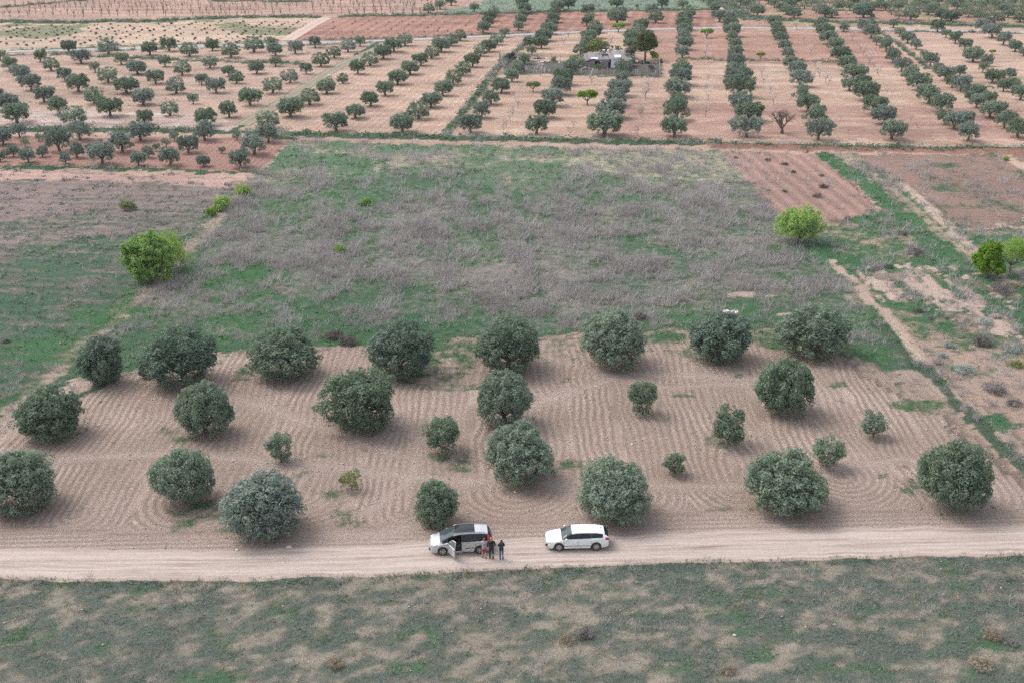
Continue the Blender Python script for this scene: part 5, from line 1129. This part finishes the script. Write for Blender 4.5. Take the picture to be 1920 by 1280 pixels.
pl_ = MB(); pl_.box((-2.325, 0, 0.42), (0.02, 0.5, 0.11)); pl_.build("number_plate", M['plate'], sc_)

# ------------------------------------------------------------------ people
M['skin'] = solid("skin", (0.50, 0.30, 0.22), 0.55, var=0.1); M['greyshirt'] = solid("grey_cotton", (0.30, 0.30, 0.32), 0.9, var=0.15); M['redshort'] = solid("red_cotton", (0.50, 0.03, 0.035), 0.85, var=0.15)
M['navy'] = solid("navy_cloth", (0.022, 0.028, 0.045), 0.85, var=0.3); M['blackcloth'] = solid("black_cloth", (0.016, 0.016, 0.018), 0.9, var=0.3); M['jeans'] = solid("blue_denim", (0.07, 0.11, 0.19), 0.9, var=0.3)
M['brownhair'] = solid("brown_hair", (0.075, 0.04, 0.025), 0.7, var=0.4, scale=30); M['darkhair'] = solid("dark_hair", (0.025, 0.02, 0.018), 0.7, var=0.3, scale=30); M['greyhair'] = solid("grey_hair", (0.20, 0.19, 0.18), 0.7, var=0.3, scale=30); M['shoe'] = solid("dark_shoes", (0.03, 0.027, 0.025), 0.7)
M['eye'] = solid("dark_eyes", (0.02, 0.015, 0.012), 0.3)
def skin(name, nodes, edges, mat, parent, root_i=0, sub=2):
    """nodes: list of (pos, radius or (rx, ry))"""
    me_ = bpy.data.meshes.new(name); me_.from_pydata([n_[0] for n_ in nodes], edges, []); o = obj(name, me_, mat, parent)
    md = o.modifiers.new("skin", 'SKIN'); md.use_smooth_shade = True; md.branch_smoothing = 0.3
    for i, n_ in enumerate(nodes):
        r_ = n_[1]; me_.skin_vertices[0].data[i].radius = (r_, r_) if isinstance(r_, (int, float)) else r_
        me_.skin_vertices[0].data[i].use_root = (i == root_i)
    s_ = o.modifiers.new("sub", 'SUBSURF'); s_.levels = sub; s_.render_levels = sub
    return o
def person(px, py, face, hgt, top, bot, hair, kind, label, pose):
    """local +Y = the way the person faces"""
    x, y = at(px, py); k = hgt/1.75; root = empty("person", (x, y, 0.03), face, label=label, cat="person"); root.scale = (k, k, k)
    hipx, shx = 0.09, 0.19 if kind == 'm' else 0.165
    fx = pose.get('feet', ((-0.11, 0.0), (0.13, 0.04))); arms = pose['arms']
    N_ = [((0, 0, 0.95), (0.145, 0.10)), ((0, 0, 1.12), (0.13, 0.095)), ((0, 0.0, 1.32), (0.155, 0.10)), ((0, -0.005, 1.45), (0.09, 0.07)), ((0, 0.0, 1.52), 0.052), ((0, 0.012, 1.60), (0.07, 0.082)), ((0, 0.012, 1.67), (0.077, 0.095)), ((0, 0.0, 1.735), (0.055, 0.06))]
    E = [(0, 1), (1, 2), (2, 3), (3, 4), (4, 5), (5, 6), (6, 7)]
    # nose and ears
    b_ = len(N_); N_ += [((0, 0.118, 1.615), 0.012)]; E += [(5, b_)]
    for s in (-1, 1): b_ = len(N_); N_ += [((s*0.086, 0.0, 1.62), 0.014)]; E += [(5, b_)]
    legs = []
    for s, (ax, ay) in zip((-1, 1), fx):
        b_ = len(N_); hip = (s*hipx, 0, 0.90); kn = ((s*hipx+ax)/2, ay*0.5+0.015, 0.50); an_ = (ax, ay-0.02, 0.09); toe = (ax+s*0.02, ay+0.15, 0.035)
        N_ += [(hip, 0.085), (kn, 0.056), ((kn[0]*0.4+an_[0]*0.6, an_[1]-0.015, 0.33), 0.053), (an_, 0.036), (toe, 0.032)]; E += [(0, b_), (b_, b_+1), (b_+1, b_+2), (b_+2, b_+3), (b_+3, b_+4)]; legs.append((hip, kn, an_, toe))
    for s, (el, wr_) in zip((-1, 1), arms):
        b_ = len(N_); sh = (s*shx, 0, 1.415); hv = (Vector(wr_)-Vector(el)).normalized(); palm = Vector(wr_)+hv*0.07
        N_ += [(sh, 0.052), (el, 0.040), (wr_, 0.026), (tuple(palm), (0.036, 0.02))]; E += [(2, b_), (b_, b_+1), (b_+1, b_+2), (b_+2, b_+3)]
        side = hv.cross(Vector((0, 1, 0))).normalized(); 
        for q in range(4):
            c_ = len(N_); off = side*(q-1.5)*0.019; cur = Vector((0, 0.25, 0))
            ln = (0.065, 0.078, 0.07, 0.055)[q]
            p1 = palm+hv*0.035+off; p2 = p1+(hv+cur*0.6).normalized()*ln*0.5; p3 = p2+(hv+cur*2.0).normalized()*ln*0.5
            N_ += [(tuple(p1), 0.009), (tuple(p2), 0.0085), (tuple(p3), 0.0075)]; E += [(b_+3, c_), (c_, c_+1), (c_+1, c_+2)]
        c_ = len(N_); t1 = Vector(wr_)+hv*0.045+side*0.03*(-s)+Vector((0, 0.015, 0)); t2 = t1+(hv*0.7+Vector((0, 0.6, 0))-side*s*0.5).normalized()*0.04
        N_ += [(tuple(t1), 0.011), (tuple(t2), 0.009)]; E += [(b_+3, c_), (c_, c_+1)]
    skin("body", N_, E, M['skin'], root, 0, 1)
    e_ = MB()
    for s in (-1, 1): e_.box((s*0.032, 0.103, 1.645), (0.022, 0.012, 0.01))
    e_.box((0, 0.10, 1.565), (0.045, 0.01, 0.008)); e_.build("eyes_and_mouth", M['eye'], root)
    # top
    jk = 0.012 if top[1] == 'short' else 0.028
    T = [((0, 0, 0.80), (0.175+jk, 0.13+jk)), ((0, 0, 0.90), (0.172+jk, 0.125+jk)), ((0, 0, 1.12), (0.145+jk, 0.105+jk)), ((0, 0, 1.33), (0.168+jk, 0.108+jk)), ((0, -0.005, 1.46), (0.095+jk, 0.07+jk)), ((0, 0, 1.50), (0.06+jk*0.5, 0.06))]; TE = [(0, 1), (1, 2), (2, 3), (3, 4), (4, 5)]
    for s, (el, wr_) in zip((-1, 1), arms):
        b_ = len(T); sh = (s*shx, 0, 1.415); T += [(sh, 0.062+jk*0.7)]; TE += [(3, b_)]
        if top[1] == 'short': T += [(tuple(Vector(sh).lerp(Vector(el), 0.7)), 0.058)]; TE += [(b_, b_+1)]
        else: T += [(el, 0.050+jk*0.6), (tuple(Vector(el).lerp(Vector(wr_), 0.93)), 0.036+jk*0.4)]; TE += [(b_, b_+1), (b_+1, b_+2)]
    skin("shirt" if top[1] == 'short' else "jacket", T, TE, M[top[0]], root, 0, 1)
    B_ = [((0, 0, 1.05), (0.15, 0.11)), ((0, 0, 0.90), (0.165, 0.125))]; BE = [(0, 1)]
    for s, (hip, kn, an_, toe) in zip((-1, 1), legs):
        b_ = len(B_); B_ += [((hip[0]*1.05, 0, 0.84), 0.10)]; BE += [(1, b_)]
        if bot[1] == 'short': B_ += [(tuple(Vector(hip).lerp(Vector(kn), 0.85)), 0.092)]; BE += [(b_, b_+1)]
        else: B_ += [(kn, 0.074), ((an_[0]*0.75+kn[0]*0.25, an_[1], 0.22), 0.066), ((an_[0], an_[1], 0.02), 0.064)]; BE += [(b_, b_+1), (b_+1, b_+2), (b_+2, b_+3)]
    skin("shorts" if bot[1] == 'short' else "trousers", B_, BE, M[bot[0]], root, 0, 1)
    for (hip, kn, an_, toe) in legs:
        skin("shoe", [((an_[0], an_[1]-0.05, 0.042), (0.045, 0.042)), ((an_[0], an_[1]+0.05, 0.045), (0.047, 0.044)), ((toe[0], toe[1], 0.032), (0.042, 0.030))], [(0, 1), (1, 2)], M['shoe'], root, 0, 1)
    if hair[1] == 'long':
        skin("hair", [((0, 0.0, 1.72), (0.075, 0.085)), ((0, -0.035, 1.66), (0.10, 0.09)), ((0, -0.06, 1.55), (0.105, 0.075)), ((0, -0.10, 1.42), (0.115, 0.05)), ((0, -0.115, 1.30), (0.08, 0.03))], [(0, 1), (1, 2), (2, 3), (3, 4)], M[hair[0]], root, 0, 1)
    else:
        skin("hair", [((0, 0.0, 1.725), (0.07, 0.08)), ((0, -0.02, 1.675), (0.087, 0.092)), ((0, -0.045, 1.61), (0.07, 0.055))], [(0, 1), (1, 2)], M[hair[0]], root, 0, 1)
    return root
person(907.5, 1046, R(-25), 1.68, ('greyshirt', 'short'), ('redshort', 'short'), ('darkhair', 'short'), 'm', "person in grey T-shirt and red shorts standing behind the silver car",
       dict(arms=(((-0.25, 0.02, 1.15), (-0.22, 0.18, 1.0)), ((0.25, 0.06, 1.16), (0.16, 0.27, 1.08))), feet=((-0.13, 0.0), (0.13, 0.02))))
person(921.5, 1047, R(8), 1.78, ('blackcloth', 'long'), ('blackcloth', 'long'), ('greyhair', 'short'), 'm', "person in black jacket and trousers, middle one of the three",
       dict(arms=(((-0.27, -0.02, 1.14), (-0.24, 0.12, 0.92)), ((0.27, -0.02, 1.14), (0.22, 0.14, 0.94))), feet=((-0.10, 0.05), (0.12, -0.03))))
person(940, 1048.5, R(12), 1.70, ('navy', 'long'), ('jeans', 'long'), ('brownhair', 'long'), 'f', "person with long brown hair in navy jacket and blue jeans",
       dict(arms=(((-0.23, 0.04, 1.15), (-0.14, 0.22, 1.08)), ((0.24, 0.02, 1.15), (0.15, 0.2, 1.02))), feet=((-0.08, 0.05), (0.12, -0.02))))

# ------------------------------------------------------------------ the fenced junk yard and hut
M['greywood'] = solid("weathered_grey_wood", (0.30, 0.27, 0.26), 0.9, var=0.5, scale=2.5); M['whitewood'] = solid("bleached_boards", (0.66, 0.61, 0.58), 0.9, var=0.4, scale=3)
M['stonewall'] = solid("grey_rubble_stone", (0.24, 0.21, 0.21), 0.95, var=0.6, scale=4, bump=0.8); M['tin'] = solid("faded_roof_sheet", (0.19, 0.18, 0.185), 0.6, 0.1, var=0.45, scale=1.5); M['tarp'] = solid("white_panel", (0.72, 0.72, 0.74), 0.7, var=0.1)
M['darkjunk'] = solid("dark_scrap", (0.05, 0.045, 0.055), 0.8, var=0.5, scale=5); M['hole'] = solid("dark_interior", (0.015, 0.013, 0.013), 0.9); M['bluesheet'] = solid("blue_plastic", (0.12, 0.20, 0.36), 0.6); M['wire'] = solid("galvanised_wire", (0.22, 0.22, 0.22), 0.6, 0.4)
rj = random.Random(21)
def fence(pa, pb, label, pale=True, h=1.45):
    A = Vector((*at(*pa), 0)); B = Vector((*at(*pb), 0)); d = B-A; L_ = d.length; d.normalize(); ang = math.atan2(d.y, d.x)
    root = empty("fence", (A.x, A.y, gz(A.x, A.y)), ang, label=label, cat="fence", group="patched fence round the hut yard")
    n = int(L_/2.4)+1
    for i in range(n+1):
        m_ = MB(); m_.tube([(0, 0, -0.2), (rj.uniform(-.05, .05), 0, h+0.25)], [0.06, 0.05], 6); m_.build("post", M['greywood'], root, False, (L_*i/n, 0, 0))
    m_ = MB()
    for z_ in np.linspace(0.15, h, 7): m_.tube([(0, 0.03, z_), (L_, 0.03, z_)], [0.02, 0.02], 4)
    for i in range(int(L_/0.35)): m_.tube([(i*0.35, 0.03, 0.05), (i*0.35, 0.03, h)], [0.012, 0.012], 4)
    m_.build("wire_netting", M['wire'], root)
    if pale:
        for part, mat in (("pales", 'whitewood'), ("dark_pales", 'greywood')):
            m_ = MB(); q = 0.2
            while q < L_-0.2:
                zone = fbm(np.array([q]), np.array([3.0]), 6, 2, 5)[0]
                if (rj.random() < (0.6 if zone > 0.45 else 0.2)) == (mat == 'whitewood') and rj.random() < 0.85:
                    hh = h*rj.uniform(0.6, 1.05); m_.box((q, -0.03, hh/2), (rj.uniform(0.10, 0.24), 0.03, hh), Matrix.Rotation(rj.uniform(-0.35, 0.35) if rj.random() < 0.4 else rj.uniform(-.06, .06), 3, 'Y'))
                q += rj.uniform(0.22, 0.5)
            m_.build(part, M[mat], root)
    return root
fence((946, 136), (1238, 144), "long patched front fence of bleached pales and netting before the hut"); fence((1238, 144), (1236, 119), "short side fence of the hut yard at the pine end", True, 1.5)
fence((936, 112), (946, 136), "netting fence at the ditch end of the hut yard", False, 1.7); fence((965, 108), (1085, 112), "low back fence of the hut yard behind the rubble", False, 1.0)
# hut
x, y = at(1142, 128.5); hut = empty("stone_hut", (x, y, gz(x, y)), 0.02, label="low ruined stone hut roofed with faded sheets and scrap", cat="hut")
wl = MB()
for (x0, x1, z1) in ((-5.6, -4.6, 1.3), (-4.6, -3.3, 1.7), (-2.2, -0.2, 2.0), (1.0, 3.2, 2.2), (3.2, 5.2, 2.0)): wl.box(((x0+x1)/2, 0.2, z1/2-0.1), (x1-x0, 0.45, z1+0.2))
wl.box((-3.3+0.55, 0.2, 1.75), (1.1, 0.4, 0.3)); wl.box((0.4, 0.2, 1.95), (1.2, 0.4, 0.3))
wl.box((-5.4, 2.6, 0.8), (0.45, 4.6, 1.8)); wl.box((5.1, 2.6, 1.0), (0.45, 4.6, 2.1)); wl.box((0, 4.9, 1.3), (10.6, 0.4, 2.6)); wl.build("wall", M['stonewall'], hut)
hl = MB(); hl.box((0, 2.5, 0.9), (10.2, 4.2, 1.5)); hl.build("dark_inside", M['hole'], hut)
rfm = MB()
for i in range(13):
    xx = -5.2+i*0.82; zz = 1.75+0.35*math.sin(i*0.9)+ (0.3 if i > 6 else 0); rfm.box((xx, 2.2+rj.uniform(-.3, .3), zz+0.35), (0.95, 5.2+rj.uniform(-1, .4), 0.05), Matrix.Rotation(rj.uniform(-.10, .10), 3, 'Y') @ Matrix.Rotation(R(9)+rj.uniform(-.05, .05), 3, 'X'))
rfm.build("roof", M['tin'], hut)
for c_, d_, Mx in (((1.4, -0.12, 1.1), (2.0, 0.05, 2.1), Matrix.Rotation(0.05, 3, 'Y')), ((2.0, 1.0, 2.62), (1.5, 1.0, 0.05), Matrix.Rotation(R(22), 3, 'X')), ((-3.4, 0.5, 2.2), (1.6, 0.6, 0.05), Matrix.Rotation(R(18), 3, 'X'))):
    pn = MB(); pn.box((0, 0, 0), d_, Mx); pn.build("white_panel", M['tarp'], hut, False, c_)
def heap(px, py, n, sx, sy, sz, mat, name, label, cat):
    x, y = at(px, py); m_ = MB()
    for _ in range(n):
        u_ = rj.gauss(0, 0.45); v_ = rj.gauss(0, 0.4); hgt_ = max(0.05, sz*(1-u_*u_*0.9-v_*v_*0.6)*rj.random())
        Mx = Matrix.Rotation(rj.random()*3, 3, 'Z') @ Matrix.Rotation(rj.uniform(-.6, .6), 3, 'X') @ Matrix.Rotation(rj.uniform(-.5, .5), 3, 'Y')
        m_.box((u_*sx, v_*sy, hgt_), (rj.uniform(.15, .7), rj.uniform(.1, .4), rj.uniform(.05, .3)), Mx)
    o = m_.build(name, M[mat], None, False, (x, y, gz(x, y))); return tag(o, label, cat)
heap(958, 112, 60, 1.9, 1.2, 1.3, 'darkjunk', "junk_heap", "dark pile of scrap in the ditch-end corner of the yard", "junk heap")
heap(1140, 106, 50, 3.4, 1.0, 2.9, 'darkjunk', "junk_heap", "dark scrap heaped behind and on top of the hut", "junk heap")
heap(1155, 104, 5, 0.8, 0.6, 3.6, 'bluesheet', "plastic_scrap", "blue plastic scrap on top of the hut heap", "scrap")
heap(1146, 108, 30, 4.2, 0.9, 3.3, 'tarp', "junk_heap", "white boards scattered over the hut roof", "junk heap")
heap(1022, 118, 20, 1.6, 0.6, 0.5, 'rubble', "rubble_heap", "white rubble lying on the earth inside the yard", "rubble heap"); heap(1062, 118, 24, 2.6, 0.6, 0.5, 'whitewood', "rubble_heap", "bleached planks piled left of the hut inside the yard", "plank heap")
heap(1100, 132, 22, 1.3, 0.5, 0.7, 'stonewall', "rubble_heap", "grey stones tumbled at the hut's left front corner", "rubble heap"); heap(1205, 119, 50, 3.0, 0.8, 0.7, 'darkjunk', "junk_heap", "dark low scrap along the fence below the pine", "junk heap")
heap(1004, 111, 40, 3.2, 0.8, 0.9, 'stonewall', "rubble_heap", "grey stone heap along the back of the yard", "rubble heap")
heap(1240-2, 118, 14, 0.6, 0.4, 0.9, 'darkjunk', "junk_heap", "small dark pile at the yard corner beside the pine", "junk heap")

# ------------------------------------------------------------------ air
HAZE = 0.00010
if HAZE > 0:
    mb = MB(); mb.box((0, 3350, 34.5), (8300, 7700, 73)); 
    m, t, out = newmat("haze_air"); pv = t.nodes.new("ShaderNodeVolumePrincipled"); pv.inputs["Density"].default_value = HAZE; pv.inputs["Color"].default_value = (0.90, 0.91, 0.92, 1)
    t.links.new(pv.outputs[0], out.inputs["Volume"]); o = mb.build("haze", m); tag(o, "thin pale air over the whole plain", None, None, 'stuff')
print("objects", len(SC.objects))
